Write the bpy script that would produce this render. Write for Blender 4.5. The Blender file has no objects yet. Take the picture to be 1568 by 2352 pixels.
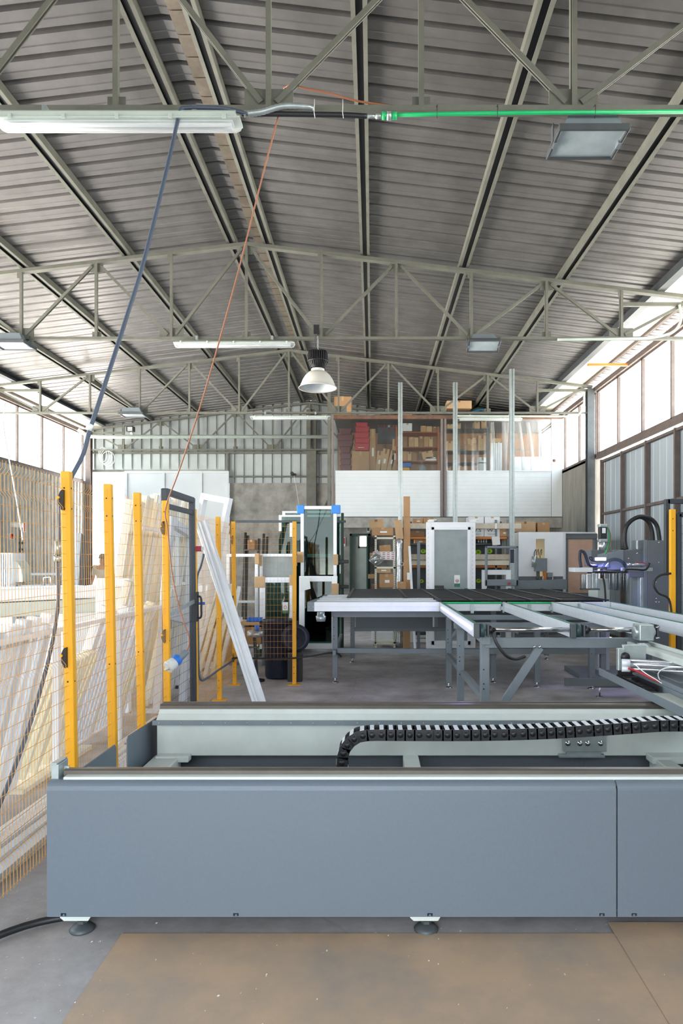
import bpy, bmesh, math, random
from mathutils import Vector, Matrix, Euler
random.seed(7)
SC = bpy.context.scene
COL = SC.collection
R = math.radians
# ---------------------------------------------------------------- camera
cam_d = bpy.data.cameras.new('camera')
cam = bpy.data.objects.new('camera', cam_d); COL.objects.link(cam)
cam_d.sensor_fit = 'HORIZONTAL'; cam_d.sensor_width = 24.0; cam_d.lens = 24.0
cam_d.shift_x = -71/1568; cam_d.shift_y = 109/1568
cam_d.clip_start = .05; cam_d.clip_end = 300
EYE = 1.55
cam.location = (0, 0, EYE); cam.rotation_euler = (R(90), 0, 0)
SC.camera = cam
# ---------------------------------------------------------------- look
SC.view_settings.view_transform = 'Standard'; SC.view_settings.look = 'None'
SC.view_settings.gamma = 1; SC.view_settings.use_curve_mapping = False
SC.view_settings.exposure = 0.28
SC.cycles.use_denoising = True
SC.cycles.max_bounces = 9; SC.cycles.diffuse_bounces = 6; SC.cycles.transparent_max_bounces = 24
SC.cycles.sample_clamp_indirect = 6
SC.cycles.caustics_reflective = False; SC.cycles.caustics_refractive = False
# ---------------------------------------------------------------- overcast sky
W = bpy.data.worlds.new('sky'); SC.world = W; W.use_nodes = True
wn = W.node_tree; wn.nodes.clear()
wo = wn.nodes.new('ShaderNodeOutputWorld'); wb = wn.nodes.new('ShaderNodeBackground')
wr = wn.nodes.new('ShaderNodeValToRGB'); wt = wn.nodes.new('ShaderNodeTexCoord'); ws = wn.nodes.new('ShaderNodeSeparateXYZ')
wm = wn.nodes.new('ShaderNodeMapRange'); wm.inputs[1].default_value = -1; wm.inputs[2].default_value = 1
wn.links.new(wt.outputs['Generated'], ws.inputs[0]); wn.links.new(ws.outputs[2], wm.inputs[0]); wn.links.new(wm.outputs[0], wr.inputs[0])
wn.links.new(wr.outputs[0], wb.inputs[0]); wn.links.new(wb.outputs[0], wo.inputs[0])
e = wr.color_ramp.elements
e[0].position = 0.0; e[0].color = (2.1, 1.92, 1.70, 1)
e[1].position = .49; e[1].color = (2.1, 1.98, 1.84, 1)
x = e.new(.51); x.color = (.90, .96, 1.0, 1)
x = e.new(1.0); x.color = (.66, .82, 1.0, 1)
wb.inputs[1].default_value = 8.0
def portal(name, loc, rot, sx, sy):
    l = bpy.data.lights.new(name, 'AREA'); l.shape = 'RECTANGLE'; l.size = sx; l.size_y = sy
    l.cycles.is_portal = True
    o = bpy.data.objects.new(name, l); o.location = loc; o.rotation_euler = rot; COL.objects.link(o)
XC, XL, XR = -1.68, -7.72, 4.48          # ridge, left wall, right wall
YF, YB = -3.0, 18.6                       # door end behind the camera, far wall
portal('window_light_right', (XR+.12, 8.0, 4.28), (0, R(90), 0), 1.3, 22)
portal('window_light_left', (XL-.12, 8.0, 4.28), (0, R(-90), 0), 1.3, 22)
portal('door_light_front', (-1.2, YF-.15, 1.8), (R(90), 0, 0), 5.6, 3.6)
portal('added_door_light_left', (XL-.2, 7.45, 1.8), (0, R(-90), 0), 3.6, 9.8)  # portal of the added, unseen left doorway
portal('door_light_far', (-7.2, YB+.2, 2.0), (R(-90), 0, 0), 1.1, 4.0)
# ---------------------------------------------------------------- helpers
def P(px, py, D): return Vector(((px-855)*D/1568, D, EYE+(1285-py)*D/1568))
def PX(px, D): return (px-855)*D/1568
def PZ(py, D): return EYE+(1285-py)*D/1568
class MB:
    def __init__(s): s.v = []; s.f = []; s.sm = []
    def add(s, vs, fs, smooth=False):
        b = len(s.v); s.v += [tuple(v) for v in vs]
        for f in fs: s.f.append(tuple(b+i for i in f)); s.sm.append(smooth)
        return s
    def box(s, x0, x1, y0, y1, z0, z1, M=None):
        x0, x1 = min(x0, x1), max(x0, x1); y0, y1 = min(y0, y1), max(y0, y1); z0, z1 = min(z0, z1), max(z0, z1)
        vs = [Vector(p) for p in ((x0,y0,z0),(x1,y0,z0),(x1,y1,z0),(x0,y1,z0),(x0,y0,z1),(x1,y0,z1),(x1,y1,z1),(x0,y1,z1))]
        if M is not None: vs = [M @ v for v in vs]
        return s.add(vs, ((0,3,2,1),(4,5,6,7),(0,1,5,4),(1,2,6,5),(2,3,7,6),(3,0,4,7)))
    def bar(s, a, b, w, h, up=(0,0,1)):
        "box beam from a to b; w across, h along up"
        a = Vector(a); b = Vector(b); d = (b-a).normalized(); up = Vector(up)
        if abs(d.dot(up)) > .98: up = Vector((0,1,0))
        x = d.cross(up).normalized(); z = x.cross(d).normalized()
        x *= w/2; z *= h/2
        vs = [a-x-z, a+x-z, a+x+z, a-x+z, b-x-z, b+x-z, b+x+z, b-x+z]
        return s.add(vs, ((0,3,2,1),(4,5,6,7),(0,1,5,4),(1,2,6,5),(2,3,7,6),(3,0,4,7)))
    def angle(s, a, b, w, t, up=(0,0,1), flip=1):
        "L section from a to b"
        a = Vector(a); b = Vector(b); d = (b-a).normalized(); up = Vector(up)
        if abs(d.dot(up)) > .98: up = Vector((0,1,0))
        x = d.cross(up).normalized(); z = x.cross(d).normalized()
        pr = [(0,0),(w,0),(w,t),(t,t),(t,w),(0,w)]
        pr = [(flip*(p-w/2), q-w/2) for p, q in pr]
        vs = [a+x*p+z*q for p, q in pr]+[b+x*p+z*q for p, q in pr]
        n = 6
        return s.add(vs, [tuple(range(n))[::-1], tuple(range(n, 2*n))]+[(i, (i+1) % n, n+(i+1) % n, n+i) for i in range(n)])
    def tube(s, pts, r, n=8, caps=True, closed=False):
        pts = [Vector(p) for p in pts]; m = len(pts); rs = r if isinstance(r, (list, tuple)) else [r]*m
        vs = []; pu = None
        for i, p in enumerate(pts):
            t = (pts[min(i+1, m-1)]-pts[max(i-1, 0)]).normalized()
            if pu is None:
                u = t.orthogonal().normalized()
            else:
                u = pu-t*pu.dot(t)
                u = u.normalized() if u.length > 1e-6 else t.orthogonal().normalized()
            pu = u; w = t.cross(u)
            for k in range(n):
                a = 2*math.pi*k/n; vs.append(p+(u*math.cos(a)+w*math.sin(a))*rs[i])
        fs = [(i*n+k, i*n+(k+1) % n, (i+1)*n+(k+1) % n, (i+1)*n+k) for i in range(m-1) for k in range(n)]
        s.add(vs, fs, True)
        if caps:
            b = len(s.v)-len(vs)
            s.f.append(tuple(b+k for k in range(n))[::-1]); s.sm.append(False)
            s.f.append(tuple(b+(m-1)*n+k for k in range(n))); s.sm.append(False)
        return s
    def cyl(s, a, b, r, n=16, r2=None): return s.tube([a, b], [r, r if r2 is None else r2], n)
    def lathe(s, prof, c=(0,0,0), n=32, axis='Z', smooth=True):
        "prof: list of (r, z)"
        c = Vector(c); vs = []
        for r, z in prof:
            for k in range(n):
                a = 2*math.pi*k/n
                v = (r*math.cos(a), r*math.sin(a), z)
                if axis == 'X': v = (z, r*math.cos(a), r*math.sin(a))
                if axis == 'Y': v = (r*math.sin(a), z, r*math.cos(a))
                vs.append(c+Vector(v))
        m = len(prof)
        return s.add(vs, [(i*n+k, i*n+(k+1) % n, (i+1)*n+(k+1) % n, (i+1)*n+k) for i in range(m-1) for k in range(n)], smooth)
    def ext(s, prof, a, b, axis='X', smooth=False, caps=True):
        "prof polygon (p,q): axis X -> (y,z), Y -> (x,z), Z -> (x,y)"
        def mk(p, q, t): return {'X': (t,p,q), 'Y': (p,t,q), 'Z': (p,q,t)}[axis]
        n = len(prof); vs = [mk(p, q, a) for p, q in prof]+[mk(p, q, b) for p, q in prof]
        fs = [(i, (i+1) % n, n+(i+1) % n, n+i) for i in range(n)]
        s.add(vs, fs, smooth)
        if caps: s.add(vs, [tuple(range(n))[::-1], tuple(range(n, 2*n))])
        return s
    def sheet(s, prof, a, b, th, axis):
        "open profile line given thickness th along the second coordinate"
        up = [(p, q+th) for p, q in prof]
        def mk(p, q, t): return {'X': (t,p,q), 'Y': (p,t,q), 'Z': (p,q,t)}[axis]
        n = len(prof)
        vs = [mk(p, q, a) for p, q in prof]+[mk(p, q, b) for p, q in prof]+[mk(p, q, a) for p, q in up]+[mk(p, q, b) for p, q in up]
        fs = []
        for i in range(n-1):
            fs += [(i, i+1, n+i+1, n+i), (2*n+i, 3*n+i, 3*n+i+1, 2*n+i+1), (i, 2*n+i, 2*n+i+1, i+1), (n+i, n+i+1, 3*n+i+1, 3*n+i)]
        fs += [(0, n, 3*n, 2*n), (n-1, 3*n-1, 4*n-1, 2*n-1)]
        return s.add(vs, fs)
    def shape(s, M, start=0):
        s.v = s.v[:start]+[tuple(M @ Vector(v)) for v in s.v[start:]]; return s
    def build(s, name, m, parent=None, bevel=0, seg=2):
        me = bpy.data.meshes.new(name); me.from_pydata(s.v, [], s.f); me.materials.append(m)
        me.polygons.foreach_set('use_smooth', s.sm)
        bm = bmesh.new(); bm.from_mesh(me); bmesh.ops.recalc_face_normals(bm, faces=bm.faces)
        if bevel:
            es = [ed for ed in bm.edges if len(ed.link_faces) == 2 and ed.calc_face_angle(0) > .6]
            bmesh.ops.bevel(bm, geom=es, offset=bevel, segments=seg, affect='EDGES', profile=.5, clamp_overlap=True)
        bm.to_mesh(me); bm.free(); me.update()
        o = bpy.data.objects.new(name, me); COL.objects.link(o)
        if parent is not None: o.parent = parent
        return o
def tag(o, label=None, cat=None, group=None, kind=None):
    if label: o['label'] = label
    if cat: o['category'] = cat
    if group: o['group'] = group
    if kind: o['kind'] = kind
    return o
def thing(name, label, cat, group=None, loc=(0,0,0), rz=0):
    o = bpy.data.objects.new(name, None); o.empty_display_size = .1; COL.objects.link(o)
    o.location = loc; o.rotation_euler = (0, 0, rz)
    return tag(o, label, cat, group)
def struct(name, mb, m, parent=None, bevel=0):
    o = mb.build(name, m, parent, bevel)
    if parent is None: o['kind'] = 'structure'
    return o
def dup(root, loc, rz=0, label=None, group=None, rot=None, scale=None):
    r = root.copy(); COL.objects.link(r); r.location = loc
    r.rotation_euler = rot if rot else (0, 0, rz)
    if scale: r.scale = scale
    if label: r['label'] = label
    if group: r['group'] = group
    for ch in list(root.children):
        c = ch.copy(); COL.objects.link(c); c.parent = r
        for g in list(ch.children):
            d = g.copy(); COL.objects.link(d); d.parent = c
    return r
def bz(p0, p1, p2, p3, n=12):
    p0, p1, p2, p3 = map(Vector, (p0, p1, p2, p3)); o = []
    for i in range(n+1):
        t = i/n; o.append(p0*(1-t)**3+p1*3*t*(1-t)**2+p2*3*t*t*(1-t)+p3*t**3)
    return o
def crv(pts, n=6):
    "catmull-rom through points"
    pts = [Vector(p) for p in pts]; q = [pts[0]*2-pts[1]]+pts+[pts[-1]*2-pts[-2]]; o = []
    for i in range(1, len(q)-2):
        for k in range(n):
            t = k/n; a, b, c, d = q[i-1:i+3]
            o.append(.5*((2*b)+(c-a)*t+(2*a-5*b+4*c-d)*t*t+(3*b-a-3*c+d)*t**3))
    return o+[pts[-1]]
# ---------------------------------------------------------------- materials
def lin(c):
    if isinstance(c, str):
        c = [int(c[i:i+2], 16)/255 for i in (0, 2, 4)]
    return tuple(((v/12.92) if v <= .04045 else ((v+.055)/1.055)**2.4) for v in c)
def mat(name, c, rough=.55, metal=0, var=.12, scale=6, bump=0, bscale=60, c2=None, fac=.5, emit=None, es=0, coat=0, stretch=None):
    m = bpy.data.materials.new(name); m.use_nodes = True; nt = m.node_tree
    p = nt.nodes['Principled BSDF']; c = lin(c)
    p.inputs['Roughness'].default_value = rough; p.inputs['Metallic'].default_value = metal
    if coat: p.inputs['Coat Weight'].default_value = coat
    tc = nt.nodes.new('ShaderNodeTexCoord'); src = tc.outputs['Object']
    if stretch:
        mp = nt.nodes.new('ShaderNodeMapping'); mp.inputs['Scale'].default_value = stretch
        nt.links.new(src, mp.inputs[0]); src = mp.outputs[0]
    if var or c2:
        n = nt.nodes.new('ShaderNodeTexNoise'); n.inputs['Scale'].default_value = scale; n.inputs['Detail'].default_value = 6; n.inputs['Roughness'].default_value = .62
        nt.links.new(src, n.inputs['Vector'])
        r = nt.nodes.new('ShaderNodeValToRGB'); el = r.color_ramp.elements
        if c2:
            c2 = lin(c2); el[0].position = max(0, fac-.14); el[1].position = min(1, fac+.14)
            el[0].color = (*c2, 1); el[1].color = (*c, 1)
        else:
            el[0].position = .3; el[1].position = .7
            el[0].color = (*[v*(1-var) for v in c], 1); el[1].color = (*[min(1, v*(1+var)) for v in c], 1)
        nt.links.new(n.outputs[0], r.inputs[0]); nt.links.new(r.outputs[0], p.inputs['Base Color'])
    else: p.inputs['Base Color'].default_value = (*c, 1)
    if bump:
        n2 = nt.nodes.new('ShaderNodeTexNoise'); n2.inputs['Scale'].default_value = bscale; n2.inputs['Detail'].default_value = 5
        b = nt.nodes.new('ShaderNodeBump'); b.inputs['Strength'].default_value = bump; b.inputs['Distance'].default_value = .01
        nt.links.new(src, n2.inputs['Vector']); nt.links.new(n2.outputs[0], b.inputs['Height']); nt.links.new(b.outputs[0], p.inputs['Normal'])
    if emit:
        p.inputs['Emission Color'].default_value = (*lin(emit), 1); p.inputs['Emission Strength'].default_value = es
    return m
def glass(name, tint='FFFFFF', gloss=.1, rough=.02, gmax=.8):
    m = bpy.data.materials.new(name); m.use_nodes = True; nt = m.node_tree; nt.nodes.clear()
    o = nt.nodes.new('ShaderNodeOutputMaterial'); t = nt.nodes.new('ShaderNodeBsdfTransparent'); g = nt.nodes.new('ShaderNodeBsdfGlossy')
    t.inputs[0].default_value = (*lin(tint), 1); g.inputs['Roughness'].default_value = rough
    lw = nt.nodes.new('ShaderNodeLayerWeight'); lw.inputs[0].default_value = .35
    mr = nt.nodes.new('ShaderNodeMapRange'); mr.inputs[3].default_value = gloss; mr.inputs[4].default_value = gmax
    mx = nt.nodes.new('ShaderNodeMixShader')
    nt.links.new(lw.outputs['Fresnel'], mr.inputs[0]); nt.links.new(mr.outputs[0], mx.inputs[0])
    nt.links.new(t.outputs[0], mx.inputs[1]); nt.links.new(g.outputs[0], mx.inputs[2]); nt.links.new(mx.outputs[0], o.inputs[0])
    return m
M = {}
M['green_steel'] = mat('aged green grey paint', '66675E', .6, 0, .18, 5, .1, 40)
M['dark_steel'] = mat('dark grey steel', '4A4F52', .5, .2, .15, 6)
M['deck'] = mat('galvanised roof deck', '73716F', .40, .5, .18, 3, .12, 140)
M['clad'] = mat('galvanised wall cladding', 'A9B0AF', .5, .25, .12, 2)
M['rust'] = mat('rusty steel', '7A5B48', .8, .1, .2, 9, .3, 60, c2='5A4A42', fac=.45)
M['brown_steel'] = mat('brown primer steel', '675C57', .65, .1, .18, 7)
M['white_sheet'] = mat('white sheet', 'D2D8DA', .45, 0, .05, 2)
M['cream'] = mat('cream eave panel', 'E6E1CF', .5, 0, .08, 3)
M['floor'] = None
M['render'] = mat('cement render', 'A5A39C', .9, 0, .3, 3, .5, 22, c2='7E7C76', fac=.47)
M['board_conc'] = mat('board marked concrete', '8F8C84', .9, 0, .3, 5, .5, 30, c2='75726A', fac=.5, stretch=(1, 1, .18))
M['hall_panel'] = mat('grey sheet panel', 'A4AEB4', .5, .05, .1, 2, .12, 30, stretch=(1, 1, .2))
M['black'] = mat('black plastic', '1B1C1F', .45, 0, .1, 20)
M['dark_blue'] = mat('navy plastic', '22273A', .5, 0, .1, 20)
M['grey_paint'] = mat('blue grey machine paint', '626C76', .42, .0, .035, 90, .05, 500)
M['mach_dark'] = mat('graphite machine paint', '6B7177', .5, 0, .04, 50)
M['mach_white'] = mat('ivory machine paint', 'C9D0CB', .45, 0, .06, 6)
M['rail'] = mat('brown grey guide rail', '66605A', .35, .5, .1, 10)
M['alu'] = mat('anodised aluminium', 'D9DEE4', .42, .1, .05, 10)
M['alu_bright'] = mat('bright aluminium', 'D6D9DE', .25, .8, .05, 10)
M['steel'] = mat('chromed steel', 'C8CACC', .15, 1, .05, 10)
M['galv'] = mat('zinc plated steel', 'AEB8B8', .35, .6, .12, 16)
M['frame_grey'] = mat('grey powder coated frame', '747D84', .5, 0, .06, 8)
M['yellow'] = mat('yellow safety fence paint', 'F2AE16', .45, 0, .05, 6)
M['yellow_wire'] = mat('yellow coated wire', 'E6A848', .5, 0, .05, 6)
M['anthracite'] = mat('anthracite gate paint', '343A42', .5, 0, .08, 8)
M['card'] = mat('corrugated cardboard', 'B48D66', .85, 0, .1, 5)
M['card2'] = mat('pale cardboard', 'C4A27C', .85, 0, .1, 5)
M['card3'] = mat('dark cardboard', '8E6A4C', .85, 0, .12, 5)
M['white_card'] = mat('white carton', 'E4E6E6', .7, 0, .05, 5)
M['pvc'] = mat('white window profile', 'EDF0F4', .3, 0, .03, 5)
M['pvc_cream'] = mat('cream window profile', 'F1ECD9', .35, 0, .03, 5)
M['wood'] = mat('film wrapped timber profile', 'E3DAC8', .5, 0, .14, 4, stretch=(6, 6, .6))
M['shelf_orange'] = mat('orange shelf edge', 'C97F3F', .6, 0, .1, 5)
M['shelf_rust'] = mat('red oxide shelf', 'A4603F', .6, 0, .1, 5)
M['red'] = mat('red plastic', 'B02A34', .45, 0, .1, 6)
M['maroon'] = mat('dark maroon crate', '5A3236', .6, 0, .15, 6)
M['green'] = mat('green pipe', '1FB26B', .4, 0, .05, 6)
M['pulley'] = mat('dark teal pulley', '2C4648', .5, 0, .08, 6)
M['belt'] = mat('green conveyor belt', '2F6F5A', .5, 0, .08, 6)
M['dkgreen'] = mat('dark green steel', '1F4238', .5, 0, .15, 5)
M['orange_cable'] = mat('orange cable', '9C6446', .5, 0, .05, 6)
M['grey_cable'] = mat('slate cable', '4A5566', .5, 0, .05, 6)
M['blue'] = mat('blue plastic', '2A6FCB', .5, 0, .08, 6)
M['tape'] = mat('blue tape', '2E86DE', .45, 0, .1, 12)
M['plug_white'] = mat('off white plug housing', 'CBD0CC', .5, 0, .05, 6)
M['glass'] = glass('window glass', 'FCFEFE', .02, gmax=.25)
M['green_glass'] = glass('green tinted glass', '9DBDB6', .02, gmax=.12)
M['film'] = glass('clear plastic film', 'DDE3E2', .12, .18)
M['acrylic'] = glass('clear acrylic', 'D4DCE2', .06, .05, gmax=.4)
M['lamp_glass'] = mat('pale lamp glass with painted reflection', 'B4C2C6', .16, 0, .12, 5)  # opaque pale colour stands in for the bright reflection in the glass
M['haze'] = glass('hazy plastic film', 'F2F4F4', .22, .3, gmax=.5)
_n = M['haze'].node_tree; _g = [q for q in _n.nodes if q.bl_idname == 'ShaderNodeBsdfAnisotropic' or 'Glossy' in q.name][0]
_d = _n.nodes.new('ShaderNodeBsdfTranslucent'); _d.inputs[0].default_value = (.85, .87, .88, 1)
_m = [q for q in _n.nodes if q.bl_idname == 'ShaderNodeMixShader'][0]; _n.links.new(_d.outputs[0], _m.inputs[2])
M['frost'] = mat('frosted pane', '8F9A9B', .3, 0, .14, 3)
M['lens'] = glass('lamp cover', 'E8F2F0', .22, .1)
M['lamp_body'] = mat('grey green lamp housing', 'B9C4BC', .5, 0, .08, 6)
M['reflector'] = mat('reflector', 'E2E9EB', .4, .1, .1, 4)
M['shade'] = mat('prismatic lamp shade', 'D9D6CC', .4, 0, .05, 6)
M['white'] = mat('white plastic', 'E8EAEA', .45, 0, .03, 5)
M['led'] = mat('led strip', 'FFFFFF', .4, 0, 0, emit='B9B4FF', es=22)
M['bare'] = mat('bare ridge flashing', 'A39686', .3, .75, .3, 4)
M['foil'] = mat('silver foil wrap', 'B9BCBE', .3, .8, .2, 14, .8, 30)
M['copper'] = mat('copper sheet', 'D2AE9A', .45, .0, .15, 3)
M['skin'] = mat('skin', 'C99D84', .6, 0, .05, 5)
M['hair'] = mat('grey hair', '8F8A84', .8, 0, .2, 30)
M['cloth'] = mat('cream work shirt', 'D9D6C8', .9, 0, .08, 10)
M['jeans'] = mat('work trousers', '5A6478', .9, 0, .1, 10)
M['ink'] = mat('dark print', '3A4656', .7, 0, 0)
M['wrap'] = mat('paper wrap', 'C4B9A8', .7, 0, .15, 12, .6, 20)
M['left_wall'] = mat('ribbed fibre sheet', 'AEB0AE', .9, 0, .2, 5, .4, 30)
M['taupe'] = mat('taupe steel', '7C7470', .6, .1, .12, 6)
M['lime'] = mat('lime green plastic', 'A5D12A', .6, 0, .2, 14)
# ================================================================ the hall
def floor_material():
    m = bpy.data.materials.new('dusty concrete'); m.use_nodes = True; nt = m.node_tree; p = nt.nodes['Principled BSDF']
    tc = nt.nodes.new('ShaderNodeTexCoord')
    def noise(sc, det=8, ro=.6):
        n = nt.nodes.new('ShaderNodeTexNoise'); n.inputs['Scale'].default_value = sc; n.inputs['Detail'].default_value = det; n.inputs['Roughness'].default_value = ro
        nt.links.new(tc.outputs['Object'], n.inputs['Vector']); return n
    def ramp(n, a, ca, b, cb):
        r = nt.nodes.new('ShaderNodeValToRGB'); e = r.color_ramp.elements
        e[0].position = a; e[0].color = (*lin(ca), 1); e[1].position = b; e[1].color = (*lin(cb), 1)
        nt.links.new(n.outputs[0], r.inputs[0]); return r
    base = ramp(noise(.55), .36, '837E7D', .66, 'ABA7A6')
    fine = ramp(noise(9, 10, .7), .3, '7C7876', .75, 'BDB9B8')
    mx = nt.nodes.new('ShaderNodeMixRGB'); mx.inputs[0].default_value = .42
    nt.links.new(base.outputs[0], mx.inputs[1]); nt.links.new(fine.outputs[0], mx.inputs[2])
    # pale dust patches; floor behind the bed lightened to stand in for light
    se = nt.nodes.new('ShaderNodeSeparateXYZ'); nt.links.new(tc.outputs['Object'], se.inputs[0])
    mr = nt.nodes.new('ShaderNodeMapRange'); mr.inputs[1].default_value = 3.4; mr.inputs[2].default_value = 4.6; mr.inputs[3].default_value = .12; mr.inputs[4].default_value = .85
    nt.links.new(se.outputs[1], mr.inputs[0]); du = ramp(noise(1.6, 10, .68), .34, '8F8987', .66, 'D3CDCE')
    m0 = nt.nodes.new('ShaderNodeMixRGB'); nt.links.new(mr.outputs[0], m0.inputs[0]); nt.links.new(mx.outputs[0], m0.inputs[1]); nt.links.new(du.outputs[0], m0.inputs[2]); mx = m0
    sp = ramp(noise(46, 3, .5), .695, '000000', .73, 'FFFFFF'); pa = ramp(noise(1.1, 4), .42, '000000', .62, 'FFFFFF')
    mu = nt.nodes.new('ShaderNodeMath'); mu.operation = 'MULTIPLY'
    nt.links.new(sp.outputs[0], mu.inputs[0]); nt.links.new(pa.outputs[0], mu.inputs[1])
    m2 = nt.nodes.new('ShaderNodeMixRGB'); m2.inputs[2].default_value = (*lin('D6D4D8'), 1)
    nt.links.new(mu.outputs[0], m2.inputs[0]); nt.links.new(mx.outputs[0], m2.inputs[1])
    # expansion joints / cracks
    vo = nt.nodes.new('ShaderNodeTexVoronoi'); vo.feature = 'DISTANCE_TO_EDGE'; vo.inputs['Scale'].default_value = .33
    wv = noise(3, 4); ad = nt.nodes.new('ShaderNodeVectorMath'); ad.operation = 'MULTIPLY_ADD'
    ad.inputs[1].default_value = (.12, .12, .0)
    nt.links.new(wv.outputs[1], ad.inputs[0]); nt.links.new(tc.outputs['Object'], ad.inputs[2]); nt.links.new(ad.outputs[0], vo.inputs['Vector'])
    cr = ramp(vo, .0, '707070', .0022, '000000')
    m3 = nt.nodes.new('ShaderNodeMixRGB'); m3.inputs[2].default_value = (*lin('4A4745'), 1)
    nt.links.new(cr.outputs[0], m3.inputs[0]); nt.links.new(m2.outputs[0], m3.inputs[1]); nt.links.new(m3.outputs[0], p.inputs['Base Color'])
    p.inputs['Roughness'].default_value = .62
    b = nt.nodes.new('ShaderNodeBump'); b.inputs['Strength'].default_value = .25; b.inputs['Distance'].default_value = .01
    nt.links.new(fine.outputs[0], b.inputs['Height']); nt.links.new(b.outputs[0], p.inputs['Normal'])
    return m
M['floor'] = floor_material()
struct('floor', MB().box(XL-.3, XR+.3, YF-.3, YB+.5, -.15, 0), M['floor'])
RZ = 5.89; SL = .12                         # underside of deck at the ridge, slope
def roofz(x): return RZ-SL*abs(x-XC)
TR = [4.49, 9.12, 13.75, 18.36]             # truss depths
# --- corrugated roof deck, two slopes
def deck_profile(y0, y1):
    pr = []; p = .25; y = y0
    while y < y1:
        pr += [(y, 0), (y+.085, 0), (y+.09, .006), (y+.1, .006), (y+.105, 0), (y+.178, 0), (y+.19, .038), (y+.226, .038), (y+.238, 0)]
        y += p
    return pr
pr = deck_profile(YF, YB+.2)
mb = MB()
for sgn, xe in ((-1, XL-.45), (1, XR+.45)):
    n = len(pr); vs = []
    for th in (0, .012):
        for xx in (XC, xe):
            vs += [(xx, y, roofz(xx)+q+th) for y, q in pr]
    fs = []
    for i in range(n-1):
        fs += [(i, i+1, n+i+1, n+i), (2*n+i, 3*n+i, 3*n+i+1, 2*n+i+1)]
    fs += [(n+i, n+i+1, 3*n+i+1, 3*n+i) for i in range(n-1)]+[(0, n, 3*n, 2*n), (n-1, 2*n-1, 4*n-1, 3*n-1)]
    mb.add(vs, fs)
struct('ceiling', mb, M['deck'])
# --- purlins: lipped channels with the slot facing down
def purlin(x, label, sgn):
    pr = [(-.062, 0), (-.062, -.085), (-.027, -.085), (-.027, -.077), (-.056, -.077), (-.056, -.004), (.056, -.004), (.056, -.077), (.027, -.077), (.027, -.085), (.062, -.085), (.062, 0)]
    z = roofz(x); k = -SL*sgn
    o = MB().ext([(x+p, z+q-.004+k*p) for p, q in pr], YF+.05, YB, 'Y').build('purlin', M['green_steel'])
    tag(o, label, 'purlin', 'roof purlins')
    MB().box(x-.054, x+.054, YF+.06, YB-.01, z-.066, z-.060).build('slot_shade', M['black'], o)  # black strip painted in for the shade inside the slot
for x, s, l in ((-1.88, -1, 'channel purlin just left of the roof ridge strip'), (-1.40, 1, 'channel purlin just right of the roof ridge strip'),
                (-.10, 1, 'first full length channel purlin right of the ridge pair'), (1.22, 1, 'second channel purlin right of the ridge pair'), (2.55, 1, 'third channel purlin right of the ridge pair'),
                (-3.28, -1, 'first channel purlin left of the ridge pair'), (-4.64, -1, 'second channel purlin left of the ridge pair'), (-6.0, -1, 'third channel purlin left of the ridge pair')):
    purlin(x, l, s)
mb = MB()
y = YF+.1
while y < YB-.3:
    mb.add([(-1.60, y, RZ-.038), (-1.47, y, RZ-.038), (-1.47, y+.25, RZ-.034), (-1.60, y+.25, RZ-.034), (-1.6, y+.03, RZ-.02), (-1.6, y+.22, RZ-.02)], [(0, 1, 2, 3), (0, 3, 5, 4)]); y += .25
tag(mb.build('ridge_flashing', M['bare']), 'tan metal ridge strip with a wavy edge under the roof peak', 'flashing')
for s, xx, side in ((1, 3.83, 'right'), (-1, XC*2-3.83, 'left')):
    z = roofz(xx)
    tag(MB().angle((xx, YF+.1, z-.06), (xx, YB-.1, z-.06), .11, .008).box(xx-.05, xx+.05, YF+.1, YB-.1, z-.016, z-.008).build('eave_beam', M['dark_steel']), 'dark steel eave beam beside the cream panels on the %s' % side, 'beam')
    x2 = xx+s*.47; r = thing('eave_gutter', 'cream sheet eave gutter along the %s windows' % side, 'gutter')
    pa, pb = (xx+s*.06, roofz(xx)-.07), (x2-s*.03, roofz(x2)-.07)
    MB().ext([pa, pb, (pb[0], pb[1]+.012), (pa[0], pa[1]+.012)], YF+.1, YB-.1, 'Y').build('soffit_panel', M['cream'], r)
    MB().box(x2-.025, x2+.025, YF+.1, YB-.1, roofz(x2)-.11, roofz(x2)-.01).build('edge_beam', M['brown_steel'], r)
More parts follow.
